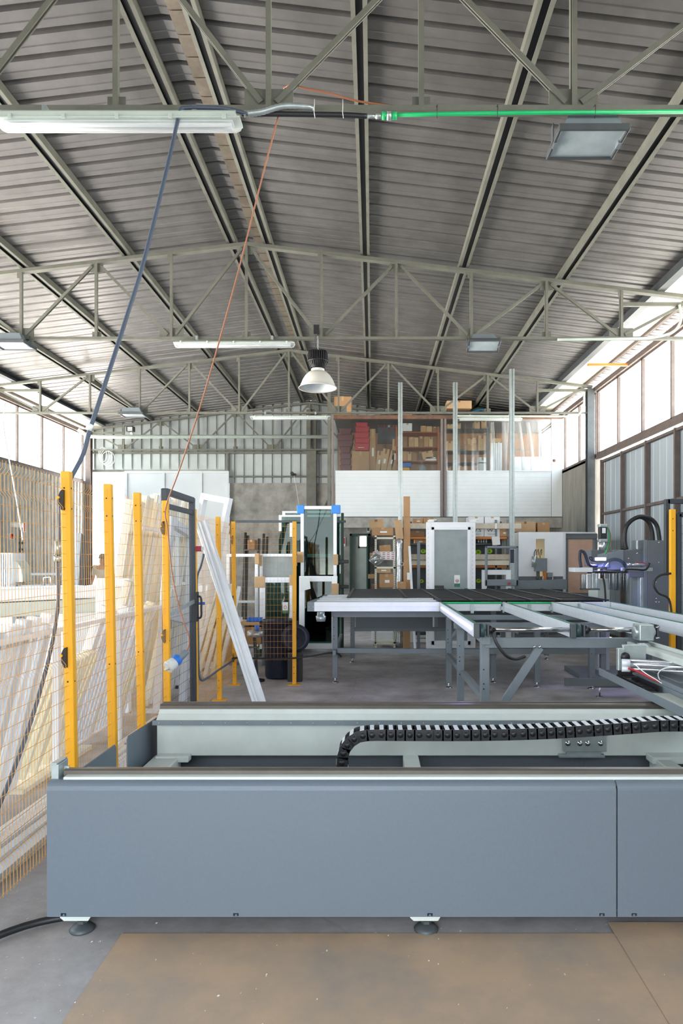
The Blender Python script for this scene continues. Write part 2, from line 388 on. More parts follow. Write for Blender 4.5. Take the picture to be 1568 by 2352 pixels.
# --- trusses
def truss(y, label, end_in=6.0):
    t = thing('roof_truss', label, 'truss', 'steel roof trusses')
    g = M['green_steel']; zt = lambda n: roofz(XC+n)-.135; zb = 4.5
    for s in (-1, 1):
        m = MB()
        for dy in (-.006, .006):
            f = 1 if dy > 0 else -1
            m.angle((XC, y+f*.02, zt(0)), (XC+s*6.1, y+f*.02, zt(6.1)), .045, .006, flip=f*s)
        m.build('top_chord', g, t)
    m = MB()
    for f in (-1, 1): m.angle((XL+.1, y+f*.017, zb), (XR-.1, y+f*.017, zb), .035, .005, flip=f)
    m.build('bottom_chord', g, t)
    for n in range(-5, 6):
        a, b = (XC+n, y, zb+.01), (XC+n, y, zt(n)-.01)
        m = MB(); m.angle((a[0]-.0, y-.017, a[2]), (b[0], y-.017, b[2]), .034, .005, flip=1); m.angle((a[0], y+.017, a[2]), (b[0], y+.017, b[2]), .034, .005, flip=-1)
        m.build('vertical_strut', g, t)
        if n % 2 == 0:
            MB().box(XC+n-.085, XC+n+.085, y-.006, y+.006, zt(n)-.13, zt(n)+.02).build('gusset_plate', g, t)
            MB().box(XC+n-.06, XC+n+.06, y-.006, y+.006, zb-.02, zb+.09).build('gusset_plate', g, t)
        else:
            MB().box(XC+n-.16, XC+n+.16, y-.006, y+.006, zb-.02, zb+.14).build('gusset_plate', g, t)
            MB().box(XC+n-.05, XC+n-.01, y-.03, y-.02, zt(n)-.10, zt(n)).build('gusset_plate', g, t)
    for n in range(-6, 6):
        lo, hi = (n, n+1) if (n % 2) else (n+1, n)      # odd nodes sit on the bottom chord
        s = 1 if hi > lo else -1
        a = (XC+lo+s*.05, y, zb+.05); b = (XC+hi-s*.06, y, zt(hi)-.05)
        if abs(hi) == 6: b = (XC+hi-s*.05, y, zt(hi)-.02)
        MB().bar((a[0], a[1]-.012, a[2]), (b[0], b[1]-.012, b[2]), .008, .036).bar((a[0], a[1]+.012, a[2]), (b[0], b[1]+.012, b[2]), .008, .036).bar(a, b, .03, .006).build('diagonal_brace', g, t)
    for s in (-1, 1):
        MB().box(XC+s*5.0, XC+s*6.1, y-.02, y+.02, 4.93, 4.98).build('eave_strut', g, t)
    return t
LT = ['nearest steel roof truss carrying the green pipe across the picture', 'second steel roof truss with the bell lamp hanging under it', 'third steel roof truss crossing just before the store room', 'last steel roof truss against the far cladding']
for y, l in zip(TR, LT): truss(y, l)
# --- columns
for i, y in enumerate([-.14]+TR):
    for s, side in ((1, 'right'), (-1, 'left')):
        if i == 0 : continue
        if i == 4 and s == 1: continue
        x = XR-.1 if s > 0 else XL+.1
        m = MB(); m.box(x-.07, x+.07, y-.075, y-.063, 0, 4.98).box(x-.07, x+.07, y+.063, y+.075, 0, 4.98).box(x-.005, x+.005, y-.063, y+.063, 0, 4.98).box(x-.11, x+.11, y-.11, y+.11, 0, .012)
        tag(m.build('column', M['dark_steel'] if s > 0 else M['brown_steel']), 'steel H column at the %s wall under the %s truss' % (side, ['', 'nearest', 'second', 'third', 'last'][i]), 'column')
# --- right and left walls
def ribbed(u0, u1, z0, z1, pitch=.25, d=.035, rib=.05):
    pr = []; u = u0
    while u < u1-.001:
        w = min(pitch, u1-u)
        if w > rib*2: pr += [(u, 0), (u+w-rib-.02, 0), (u+w-rib-.008, d), (u+w-.012, d)]
        u += pitch
    pr += [(u1, 0)]
    return pr
SILL, TOP = 3.66, 4.92
# right wall: board-marked concrete behind the third column, sheet doors before it
struct('wall_right', MB().box(XR, XR+.25, TR[2], YB, 0, SILL-.03).box(XR, XR+.2, YF, 2.2, 0, SILL-.03), M['board_conc'])
pr = ribbed(2.2, TR[2]-.22, 0, 0)
n = len(pr)
m = MB(); m.add([(XR+.12+q*.3, p, .05) for p, q in pr]+[(XR+.12+q*.3, p, 3.5) for p, q in pr], [(i, i+1, n+i+1, n+i) for i in range(n-1)])
m.box(XR+.16, XR+.17, 2.2, TR[2]-.22, .05, 3.5)
struct('wall_right_sheet', m, M['hall_panel'])
sd = thing('sheet_door_frame', 'brown steel framing of the grey sheet doors under the right windows', 'frame')
for k in range(11): y = TR[2]-.24-k*1.1; MB().box(XR+.03, XR+.1, y-.025, y+.025, .02, 3.52).build('upright', M['brown_steel'], sd)
for z in (.1, 2.45, 3.49): MB().box(XR+.045, XR+.1, 2.4, TR[2]-.22, z-.022, z+.022).build('rail', M['brown_steel'], sd)
struct('trim_1', MB().box(XR+.0, XR+.12, 2.2, YB, SILL-.08, SILL).box(XR-.02, XR+.02, 2.2, TR[2]-.1, 3.545, 3.57), M['brown_steel'])
struct('trim_2', MB().box(XR-.03, XR+.12, YF, YB, TOP, TOP+.09), M['brown_steel'])
struct('trim_3', MB().box(XL-.12, XL, YF, YB, SILL-.08, SILL).box(XL-.12, XL+.03, YF, YB, TOP, TOP+.09), M['brown_steel'])
# left wall, ribbed fibre cement
pr = ribbed(YF, YB, 0, 0, .18, .03, .06); n = len(pr)
m = MB(); LD0, LD1 = 2.55, 12.35  # unseen doorway added here for strong light from the left
for ya, yb_ in ((YF, LD0), (LD1, YB)):
    q_ = [(p, q) for p, q in pr if ya-.001 <= p <= yb_+.001]; n = len(q_)
    m.add([(XL-q, p, 0) for p, q in q_]+[(XL-q, p, SILL-.08) for p, q in q_], [(i, n+i, n+i+1, i+1) for i in range(n-1)])
    m.box(XL-.16, XL-.06, ya, yb_, 0, SILL-.08)
struct('wall_left', m, M['left_wall'])
# windows: one object per bay of four panes
wi = 0
for s, x in ((1, XR+.05), (-1, XL-.05)):
    edges = [TR[2]+4.61, TR[2], TR[1], TR[0], -.14]
    for a, b in zip(edges[:-1], edges[1:]):
        wi += 1; a2 = min(a, YB-.1)
        r = bpy.data.objects.new('window_%d' % wi, None); COL.objects.link(r); r['kind'] = 'structure'
        m = MB(); nn = 4 if a2 == a else 4
        for k in range(nn+1):
            y = b+.06+(a2-b-.12)*k/nn; m.box(x-.025, x+.025, y-.022, y+.022, SILL, TOP)
        m.box(x-.025, x+.025, b+.06, a2-.06, SILL, SILL+.03).box(x-.025, x+.025, b+.06, a2-.06, TOP-.03, TOP)
        m.build('window_frame', M['brown_steel'], r)
        for k in range(nn):
            y0 = b+.06+(a2-b-.12)*k/nn; y1 = b+.06+(a2-b-.12)*(k+1)/nn
            MB().box(x-.003, x+.003, y0+.02, y1-.02, SILL+.02, TOP-.02).build('pane', M['glass'], r)
# --- far wall
def far_sheet(x0, x1, z0, name, y=YB):
    pr = [(p, q) for p, q in ribbed(x0, x1, 0, 0, .256, .045, .05)]
    n = len(pr)
    m = MB(); m.add([(p, y+q, z0) for p, q in pr]+[(p, y+q, roofz(p)) for p, q in pr], [(i, i+1, n+i+1, n+i) for i in range(n-1)])
    m.box(x0, x1, y+.06, y+.08, z0, 5.0)
    return struct(name, m, M['clad'])
far_sheet(XL-.05, -3.95, 3.98, 'wall_far')
far_sheet(-3.95, XR+.1, 3.63, 'wall_far_upper')
XD = PX(527, YB)       # jamb of the far doorway
struct('wall_far_masonry', MB().box(XD, PX(803, YB), YB-.02, YB+.18, 0, 3.63).box(PX(850, YB), XR+.1, YB-.02, YB+.18, 0, 3.63).box(PX(803, YB), PX(850, YB), YB-.02, YB+.18, PZ(1226, YB), 3.63), M['render'])
struct('wall_far_left', MB().box(XL-.1, PX(205, YB)-.0, YB, YB+.15, 0, 3.98), M['white_sheet'])
gf = thing('gable_framing', 'grey green steel framing against the far cladding', 'frame')
for q in ((XL+.02, -1.1, YB-.09, YB-.03, 4.42, 4.48), (XL+.02, XD, YB-.11, YB-.03, 3.92, 3.98), (XD, -1.1, YB-.08, YB-.03, 3.78, 3.82)): MB().box(*q).build('rail', M['green_steel'], gf)
for q in ((XD-.06, XD, YB-.13, YB-.03, 0, 4.42), (-1.78, -1.52, YB-.18, YB-.03, 0, 5.6)): MB().box(*q).build('post', M['green_steel'], gf)
MB().bar((-1.5, YB-.06, 2.6), (-1.1, YB-.06, 3.4), .03, .03).build('diagonal_brace', M['green_steel'], gf)
# sliding door leaf, white sheet in three fields
r = bpy.data.objects.new('door_1', None); COL.objects.link(r); r['kind'] = 'structure'
x0, x1 = PX(288, YB-.2), PX(525, YB-.2)
MB().box(x0, x1, YB-.2, YB-.17, .02, 3.93).build('door_leaf', M['white_sheet'], r)
m = MB()
for px in (290, 376, 462, 523): x = PX(px, YB-.2); m.box(x-.035, x+.035, YB-.24, YB-.2, .02, 3.93)
for z in (.05, 1.3, 2.65, 3.9): m.box(x0, x1, YB-.235, YB-.2, z-.03, z+.03)
m.build('door_frame', M['white_sheet'], r)
# people door below the store room
r = bpy.data.objects.new('door_2', None); COL.objects.link(r); r['kind'] = 'structure'
xa, xb, zt_ = PX(803, YB), PX(850, YB), PZ(1226, YB)
MB().box(xa, xa+.06, YB-.06, YB+.1, 0, zt_).box(xb-.06, xb, YB-.06, YB+.1, 0, zt_).box(xa, xb, YB-.06, YB+.1, zt_-.06, zt_).build('door_frame', M['dkgreen'], r)
yy_ = YB+.13; h0, h1, k0, k1 = PX(826, yy_), PX(842, yy_), PZ(1255, yy_), PZ(1233, yy_)
MB().box(xa, h0, yy_, yy_+.04, 0, zt_).box(h0, h1, yy_, yy_+.04, 0, k0).box(h1, xb, yy_, yy_+.04, 0, zt_).box(h0, h1, yy_, yy_+.04, k1, zt_).build('inner_leaf', M['lamp_body'], r, .002, 1)
MB().box(h0-.05, h0, yy_-.02, yy_, k0-.05, k1).box(h0-.05, h1, yy_-.02, yy_, k0-.05, k0).build('light_frame', M['taupe'], r)
MB().box(xb-.1, xb-.06, YB-.5, YB-.03, .02, zt_-.08).build('door_leaf', M['dkgreen'], r)
# front end wall behind the camera, with its open doorway
m = MB().box(XL-.1, -4.0, YF-.1, YF, 0, 5.2).box(1.6, XR+.1, YF-.1, YF, 0, 5.2).box(-4.0, 1.6, YF-.1, YF, 3.6, 5.2)
m.add([(XL, YF-.05, 5.1), (XR, YF-.05, 5.1), (XR, YF-.05, roofz(XR)), (XC, YF-.05, roofz(XC)), (XL, YF-.05, roofz(XL))], [(0, 1, 2, 3, 4)])
struct('wall_front', m, M['render'])
# unseen yard slab, added to cut the light thrown up at the ceiling
struct('floor_yard_added', MB().box(-26, 22, -30, YF-.3, -.17, -.02), M['render'])
# ================================================================ foreground machine bed
r = thing('machine_bed', 'long blue grey machine bed with two guide rails filling the foreground', 'machine')
X0, X1 = -1.312, 3.0; SEAM = .985
def cover(x0, x1, cut):
    zt, zb, y0, y1 = .652, .112, 2.752, 2.83
    pr = [(y0, zb+.012)]
    rr = .034
    for k in range(7):
        a = math.pi/2*k/6; pr.append((y0+rr-rr*math.cos(a), zt-rr+rr*math.sin(a)))
    pr += [(y1+.02, zt), (y1+.02, zt-.004)]
    for k in range(7):
        a = math.pi/2*(6-k)/6; pr.append((y0+rr-(rr-.004)*math.cos(a), zt-rr+(rr-.004)*math.sin(a)))
    pr += [(y0+.004, zb+.012)]
    m = MB()
    # split horizontally around the square notches on the lower edge
    m.ext([(p, q) for p, q in pr], x0, x1, 'X')
    xs = [x0]+[v for c in cut for v in (c-.011, c+.011)]+[x1]
    for a, b in zip(xs[0::2], xs[1::2]): m.box(a, b, y0, y0+.004, zb-.0, zb+.012)
    m.box(x0, x1, y0, y0+.05, zb-.003, zb)
    for c in cut: m.box(c-.004, c+.004, y0+.002, y0+.01, zb, zb+.006)
    return m
cover(X0, SEAM-.003, [-1.245, -.55, .232, .925]).build('front_cover', M['grey_paint'], r)
cover(SEAM+.003, X1, [1.055, 1.5]).build('front_cover', M['grey_paint'], r)
MB().box(X0+.01, X1, 2.775, 2.80, .13, .62).box(X0+.003, X0+.02, 2.76, 2.9, .12, .6).build('inner_lining', M['mach_dark'], r)
# near beam and rail
MB().box(X0+.07, X1, 2.80, 2.97, .42, .648).box(X0+.05, X1, 2.785, 2.86, .648, .662).build('near_beam', M['mach_white'], r, .004)
m = MB().ext([(2.822, .655), (2.822, .677), (2.828, .682), (2.852, .682), (2.858, .677), (2.858, .671), (2.866, .671), (2.866, .655)], -1.275, X1, 'X'); m.build('guide_rail', M['rail'], r)
# far beam
MB().box(-1.262, X1, 4.0, 4.16, .40, .60).ext([(3.985, .60), (3.985, .612), (4.03, .64), (4.05, .662), (4.17, .662), (4.17, .60)], -1.262, X1, 'X').build('far_beam', M['mach_white'], r, .003)
MB().ext([(4.06, .66), (4.06, .68), (4.066, .687), (4.10, .687), (4.106, .68), (4.106, .66)], -1.262, X1, 'X').box(-1.262, X1, 4.12, 4.135, .66, .69).build('guide_rail', M['rail'], r)
m = MB().box(-1.28, X1, 3.97, 3.984, .585, .612); m.build('rack_strip', M['frame_grey'], r)
for k in range(33):
    MB().lathe([(0, 0), (.0035, 0), (.0045, .003), (.0045, .006)], (-1.24+k*.128, 3.964, .598), 8, 'Y').build('screw', M['galv'], r)
# cross members between the beams
for xa in (-1.27, .178, 1.62):
    MB().box(xa, xa+.15 if xa < 0 else xa+.09, 2.95, 4.0, .30, .405).build('cross_member', M['mach_white'], r, .006)
MB().box(-1.25, -1.06, 3.93, 4.0, .38, .415).build('weld_plate', M['mach_white'], r, .004); MB().box(1.60, 1.9, 3.9, 4.0, .38, .42).build('weld_plate', M['mach_white'], r, .004)
# rear cover, tray and end plates
m = MB().box(-1.28, X1, 4.19, 4.2, .12, .64)
for x in (-.62, .66, 1.3): m.box(x-.002, x+.002, 4.186, 4.19, .13, .62)
m.build('rear_cover', M['mach_dark'], r)
MB().box(-1.28, X1, 2.95, 4.19, .12, .13).build('floor_tray', M['mach_dark'], r)
def endplate(y0, y1, za, zb, name):
    c = .02
    MB().ext([(y0, .13), (y0, za-c), (y0+c, za), (y1-c, zb), (y1, zb-c), (y1, .13)], -1.318, -1.312, 'X').build(name, M['grey_paint'], r)
endplate(2.86, 3.50, .606, .606, 'end_plate'); endplate(3.66, 4.2, .60, .585, 'end_plate')
# bracket at the near rail end
MB().box(-1.315, -1.285, 2.795, 2.885, .64, .71).box(-1.316, -1.29, 2.79, 2.89, .71, .716).box(-1.285, -1.262, 2.84, 2.85, .655, .69).build('end_bracket', M['galv'], r, .002)
# feet
for x, yy in ((-1.215, 2.86), (.225, 2.86), (1.75, 2.86), (-1.2, 4.05), (.25, 4.05)):
    f = MB().ext([(x-.07, .112), (x-.07, .075), (x-.055, .062), (x+.045, .062), (x+.075, .112)], yy-.05, yy+.06, 'Y').build('foot_bracket', M['mach_white'], r, .003)
    MB().lathe([(0, 0), (.05, 0), (.052, .006), (.04, .018), (.016, .028), (.012, .03), (.012, .062)], (x, yy, .0), 24).lathe([(.022, .03), (.022, .042), (.008, .042)], (x, yy, 0), 6, smooth=False).build('levelling_foot', M['steel'] if 0 else M['dark_steel'], f)
# black energy chain: rides on the far side and dives at its left end
ch = []
path = crv([(-.14, 3.45, .42), (-.152, 3.45, .50), (-.15, 3.45, .57), (-.13, 3.45, .62), (-.085, 3.45, .66), (-.02, 3.45, .675), (.2, 3.45, .675), (.5, 3.45, .675), (.8, 3.45, .682), (1.05, 3.45, .695), (1.3, 3.45, .712), (1.45, 3.45, .722), (1.62, 3.45, .722), (2.0, 3.45, .722), (2.4, 3.45, .722)], 8)
kc = thing('cable_chain', 'black plastic cable chain arching over the machine bed', 'cable chain')
L = [0]
for a, b in zip(path[:-1], path[1:]): L.append(L[-1]+(b-a).length)
def at(s):
    for i in range(len(L)-1):
        if L[i+1] >= s: t = (s-L[i])/(L[i+1]-L[i]); return path[i].lerp(path[i+1], t)
    return path[-1]
s = 0; st = .047
side, links = [MB(), MB()], MB()
while s+st < L[-1]:
    a, b = at(s), at(s+st); d = (b-a).normalized(); nrm = Vector((-d.z, 0, d.x))
    for yy in (-.045, .045):
        o = Vector((0, yy, 0)); q = [a-nrm*.03-d*.004, b-nrm*.03+d*.004, b+nrm*.026+d*.004, a+nrm*.026-d*.004]
        th = Vector((0, .005, 0)); sd_ = side[yy > 0]; sd_.add([v+o-th for v in q]+[v+o+th for v in q], ((0,1,2,3), (7,6,5,4), (0,4,5,1), (1,5,6,2), (2,6,7,3), (3,7,4,0)))
        c = (a+b)/2+o; sd_.lathe([(0, -.008), (.015, -.008), (.015, .008), (0, .008)], c, 10, 'Y')
    c = (a+b)/2
    for dz in (.026, -.026):
        links.bar(c+nrm*dz-d*.0105, c+nrm*dz+d*.0105, .09, .004, up=nrm)
    s += st
side[0].build('chain_side', M['black'], kc); side[1].build('chain_side', M['black'], kc); links.build('crossbar', M['alu'], kc)
m = MB()
for k, (yy, zz) in enumerate(((-.02, -.008), (0, -.006), (.02, -.01))): m.tube([p+Vector((0, yy, zz)) for p in path], .009, 6)
m.build('inner_cable', M['black'], kc)
# zinc bracket with four screws on the far beam
b = thing('clamp_block', 'zinc plated clamp block with four screws on the white beam', 'bracket')
MB().box(1.11, 1.36, 3.965, 3.998, .432, .525).box(1.10, 1.37, 3.962, 3.998, .525, .530).build('plate', M['galv'], b, .002)
MB().box(1.085, 1.35, 3.965, 3.998, .398, .415).box(1.13, 1.33, 3.97, 3.998, .415, .43).build('base_strip', M['galv'], b, .001)
for x in (1.135, 1.205, 1.25, 1.325): MB().lathe([(0, -.012), (.006, -.012), (.009, -.008), (.009, 0), (.016, 0), (.016, .003)], (x, 3.963, .482), 12, 'Y').build('screw', M['steel'], b)
# ---------------------------------------------------------------- hardboard sheets on the floor
def board_mat():
    m = mat('worn hardboard', 'B59A80', .62, 0, .1, 2.2, .05, 200, c2='988A7E', fac=.46)
    return m
M['board'] = board_mat()
tag(MB().box(-1.035, 1.3, .6, 2.822, .0005, .0045).build('hardboard_sheet', M['board']), 'large brown hardboard sheet lying on the floor before the machine', 'board')
o = tag(MB().add([(.955, .6, .006), (2.2, .6, .006), (2.2, 2.90, .006), (1.0, 2.90, .006), (.955, .6, .0095), (2.2, .6, .0095), (2.2, 2.90, .0095), (1.0, 2.90, .0095)], ((0,3,2,1),(4,5,6,7),(0,1,5,4),(1,2,6,5),(2,3,7,6),(3,0,4,7))).build('hardboard_sheet', M['board']), 'hardboard sheet overlapping the large one at the right', 'board')
tag(MB().tube(crv([(-2.4, 2.2, .02), (-1.75, 2.55, .02), (-1.45, 2.85, .02), (-1.2, 3.0, .02), (-1.0, 3.4, .02)]), .016, 8).build('floor_cable', M['black']), 'thick black cable snaking under the left end of the machine', 'cable')
# small litter on the floor
m = MB(); rnd = random.Random(3)
for k in range(420):
    x, y = rnd.uniform(-2.4, 2.2), rnd.uniform(1.9, 8.5) if k > 160 else rnd.uniform(1.9, 3.2)
    z = .0101 if (y < 2.9 and x > .95) else (.005 if (y < 2.82 and x > -1.03) else .0005)
    a = rnd.uniform(0, 6.28); s = rnd.uniform(.002, .006); dx, dy = math.cos(a)*s, math.sin(a)*s
    m.add([(x-dx, y-dy, z), (x+dy*.6, y-dx*.6, z), (x+dx, y+dy, z+.002), (x-dy*.6, y+dx*.6, z+s*.6)], [(0, 1, 2, 3), (0, 3, 2, 1)])
tag(m.build('plastic_swarf', M['white']), 'scattered white plastic chips on the floor', 'debris', kind='stuff')
# ================================================================ transfer table
G = M['frame_grey']; AL = M['alu']
t = thing('transfer_table', 'large aluminium transfer table with black slat bed on grey legs', 'table')
ZT = 1.07
def beam_x(x0, x1, y, z1, h=.10, w=.05, name='cross_beam', parent=None, m=AL):
    mb = MB().box(x0, x1, y, y+w, z1-h, z1).box(x0, x1, y-.001, y+.002, z1-h*.52, z1-h*.46)
    return mb.build(name, m, parent or t, .002, 1)
# left bank of aluminium beams
for k, y in enumerate((7.75, 8.12, 8.5, 8.88, 9.28)):
    beam_x(-.74+.07, .76, y, ZT-.005, .105 if k == 0 else .06, .16 if k == 0 else .14)
MB().ext([(-.74, 7.75), (-.66, 7.75), (-.66, 9.45), (-.60, 9.45), (-.74, 7.85)], ZT-.11, ZT-.004, 'Z').box(-.74, -.66, 7.748, 7.752, ZT-.11, ZT-.004).build('end_cap', G, t)
for x in (-.715, -.675):
    MB().lathe([(0, -.004), (.005, -.004), (.007, 0)], (x, 7.746, ZT-.06), 8, 'Y').build('screw', M['steel'], t)
# longitudinal rails with belts
def rail(x, y0, y1, h=.105, w=.035, s=-1):
    rr = MB().box(x-w/2, x+w/2, y0, y1, ZT-h, ZT-.004).box(x-w/2-.002, x-w/2+.001, y0, y1, ZT-h*.56, ZT-h*.53).build('conveyor_rail', AL, t, .002, 1)
    MB().box(x-.012, x+.012, y0+.02, y1, ZT-.004, ZT+.0).build('belt', M['belt'], rr)
    return rr
RX = [.78, 1.50, 2.05, 2.36, 2.72]
rl = []
for i, x in enumerate(RX): rl.append(rail(x, (5.12, 5.12, 5.12, 4.6, 4.6)[i], 7.78))
# led strip on the first rail
tag(MB().box(.757, .7625, 5.25, 7.55, 1.012, 1.022).build('led_strip', M['led'], rl[0]))
# pulleys and end plates
for i in (0, 1, 2):
    x = RX[i]
    e = MB().lathe([(0, -.018), (.048, -.018), (.052, -.016), (.052, .016), (.048, .018), (0, .018)], (x+.045, 5.15, ZT-.055), 28, 'X').build('drive_pulley', M['pulley'], t)
    MB().box(x-.02, x+.02, 5.085, 5.13, ZT-.108, ZT-.002).build('end_plate', M['dark_steel'], t, .004); MB().box(x+.08, x+.095, 5.11, 5.19, ZT-.1, ZT-.01).build('end_plate', M['dark_steel'], t, .004)
for k in range(2):
    MB().cyl((RX[k]+.09, 5.15, ZT-.05), (RX[k+1]-.02, 5.15, ZT-.05), .018, 20).build('drive_shaft', M['steel'], t)
    MB().lathe([(.0, 0), (.032, 0), (.032, .03), (.0, .03)], (RX[k]+.095, 5.15, ZT-.05), 20, 'X').build('bearing_block', M['black'], t)
# gearbox at third rail
gb = MB().box(1.965, 2.07, 5.02, 5.16, ZT-.12, ZT+.0).lathe([(0, -.02), (.045, -.02), (.05, 0), (.045, .01)], (1.965, 5.09, ZT-.06), 20, 'X').lathe([(0, 0), (.045, 0), (.05, .01), (.03, .03)], (2.07, 5.09, ZT-.06), 20, 'X').build('gearbox', M['galv'], t, .006)
MB().lathe([(.055, 0), (.06, .04), (.045, .05), (.045, .06)], (2.02, 5.09, ZT-.2), 22).build('motor_flange', M['galv'], gb)
for yy in (5.04, 5.14):
    for zz in (-.1, -.02): MB().cyl((2.09, yy, ZT+zz), (2.12, yy, ZT+zz), .006, 8).build('bolt', M['steel'], gb)
# cross beam with green belt
for x0, x1 in ((.80, 1.46), (1.54, 2.02)):
    beam_x(x0, x1, 7.75, ZT-.005, .10, .06)
    MB().cyl((x0, 7.72, ZT-.01), (x1, 7.72, ZT-.01), .011, 10).build('round_belt', M['green'], t)
    xm = (x0+x1)/2; MB().box(xm-.018, xm+.018, 7.73, 7.75, ZT-.13, ZT-.03).build('hanger', M['galv'], t)
for x0, x1 in ((2.07, 2.34), (2.4, 2.70)): beam_x(x0, x1, 7.75, ZT-.005, .07, .05)
beam_x(.8, 2.7, 8.05, ZT-.005, .04, .05); beam_x(.8, 2.85, 8.45, ZT-.005, .04, .05)
for x in (1.5, 2.05, 2.36): MB().box(x-.03, x-.018, 7.68, 7.75, ZT-.12, ZT-.02).box(x-.05, x-.02, 7.70, 7.73, ZT-.09, ZT-.05).build('corner_bracket', M['galv'], t)
# black slat bed behind
BZ = ZT-.004
k = 0
for y in [8.6+.19*i for i in range(13)]:
    MB().box(-.30, 2.75, y, y+.045, BZ, BZ+.012).build('black_slat', M['black'], t)
for x in (-.30, .42, .78, 1.15, 1.5, 1.85, 2.2, 2.72):
    MB().box(x-.018, x+.018, 7.9 if x > .7 else 8.5, 11.0, BZ+.004, BZ+.02).build('black_slat', M['black'], t)
m = MB()
for i in range(60):      # rollers / brush strips between slats on the right part
    y = 8.05+i*.049; m.box(.8, 2.72, y, y+.014, BZ-.03, BZ+.004)
m.build('brush_bed', M['black'], t)
MB().box(-.3, 2.75, 8.6, 11.0, BZ-.07, BZ-.06).build('bed_tray', M['dark_steel'], t)
for y in (9.9, 10.9): beam_x(-.3, 2.75, y, ZT-.06, .09, .06, m=G)
# supporting frame
def leg(x, y, z0=.06, z1=.945, w=.066, hole=True):
    l = MB().box(x-w/2, x+w/2, y-w/2, y+w/2, z0, z1).build('leg', G, t, .003, 1)
    if hole:
        m = MB()
        for z in (.55, .59, .42, .70): m.lathe([(0, 0), (.006, 0), (.006, .001), (0, .001)], (x-w*.18, y-w/2-.0015, z), 8, 'Y')
        m.build('bolt_hole', M['black'], l)
    MB().lathe([(0, 0), (.045, 0), (.045, .006), (.014, .016), (.008, .02), (.008, z0+.01)], (x, y, 0), 16).build('levelling_foot', M['steel'], l)
    return l
lx = [(-.47, 8.6), (.92, 8.25), (.87, 6.75), (.87, 5.3), (2.9, 8.6), (-.3, 10.3), (1.2, 10.6), (2.7, 10.6), (1.52, 8.6), (2.0, 8.3), (2.63, 8.2)]
for x, y in lx: leg(x, y)
leg(.93, 5.18) if 0 else None
def hb(a, b, w=.05, h=.07, name='frame_rail'): return MB().bar(a, b, w, h).build(name, G, t, .002, 1)
hb((-.47, 8.3, .885), (.9, 8.3, .885)); hb((-.44, 8.55, .41), (1.5, 8.45, .41), .04, .06); hb((-.47, 8.4, .40), (-.47, 10.3, .40), .04, .06)
hb((-.3, 10.3, .885), (2.7, 10.3, .885)); hb((-.3, 10.3, .5), (2.7, 10.3, .5), .04, .06)
hb((-.47, 8.3, .885), (-.3, 10.6, .885)); hb((.87, 5.2, .93), (.92, 8.3, .93), .06, .06)
hb((.87, 5.3, .47), (.92, 8.3, .39), .05, .05); hb((.87, 5.25, .91), (2.05, 5.25, .91), .05, .075)
hb((.8, 7.3, .93), (2.9, 7.3, .93), .05, .05); hb((.8, 6.7, .90), (2.9, 6.7, .90), .05, .06); hb((1.0, 8.5, .41), (2.9, 8.5, .41), .05, .07)
hb((.90, 5.22, .30), (1.28, 5.22, .88), .03, .06, 'diagonal_brace'); hb((.94, 8.25, .6), (1.15, 8.25, .86), .03, .04, 'diagonal_brace')
for p in ((.91, 5.185, .33), (.91, 5.185, .42-.13+.08), (1.23, 5.185, .885), (1.27, 5.185, .885)):
    MB().lathe([(0, -.006), (.009, -.006), (.012, 0), (.012, .006)], p, 10, 'Y').build('screw', M['steel'], t)
# dark back panel under the table
MB().box(-.25, .9, 10.2, 10.22, .52, .86).build('back_panel', M['mach_dark'], t)
MB().box(.98, 2.68, 10.2, 10.22, .52, .86).build('back_panel', M['mach_dark'], t)
MB().tube(crv([(.90, 5.12, 1.0), (.93, 5.1, .92), (1.0, 5.1, .83), (1.08, 5.14, .80), (1.16, 5.2, .81)]), .012, 8).build('motor_cable', M['black'], t)
# small vacuum/lamp cup under the left end of the table
tag(MB().lathe([(0, 0), (.05, 0), (.055, .03), (.06, .06), (.045, .065), (.045, .11)], (-.60, 7.95, .83), 24).build('sensor_pot', M['galv']), 'round silver sensor pot hanging under the left end of the table', 'sensor')
tag(MB().box(.98, 1.12, 10.7, 10.78, ZT+.02, ZT+.07).box(1.02, 1.10, 10.68, 10.7, ZT+.03, ZT+.06).build('black_stop', M['black']), 'small black stop block on the far edge of the slat bed', 'stop block')
# ---------------------------------------------------------------- low portal on the right (gantry of the machining centre)
g = thing('gantry_unit', 'grey gantry with chrome cylinders and cable tray at the right edge', 'machine')
def tr(a, b, w, h, name, m, bev=.003): return MB().bar(a, b, w, h).build(name, m, g, bev, 1)
# low cable tray reaching over the far beam of the machine bed
MB().ext([(1.68, .695), (1.68, .745), (1.686, .745), (1.686, .701), (1.85, .701), (1.85, .745), (1.856, .745), (1.856, .695)], 3.5, 5.07, 'Y').build('cable_tray', M['frame_grey'], g)
MB().box(1.69, 1.846, 3.5, 4.25, .71, .718).build('tray_cover', M['mach_white'], g)
MB().box(1.86, 1.925, 3.5, 5.15, .70, .775).build('side_beam', M['frame_grey'], g, .003)
MB().box(1.93, 2.12, 3.7, 5.18, .885, .905).build('upper_channel', M['mach_white'], g, .002)
for x in (1.93, 2.09): MB().box(x, x+.028, 3.7, 5.18, .905, .928).build('channel_lip', M['mach_white'], g, .002)
MB().box(1.655, 1.70, 4.60, 4.64, .80, .95).build('end_bracket', M['galv'], g, .004); MB().box(1.70, 1.86, 4.64, 4.66, .80, .97).build('end_bracket', M['galv'], g, .004)
MB().lathe([(0, 0), (.03, 0), (.03, .02), (0, .02)], (1.70, 4.585, .895), 16, 'Y').build('bearing_ring', M['black'], g)
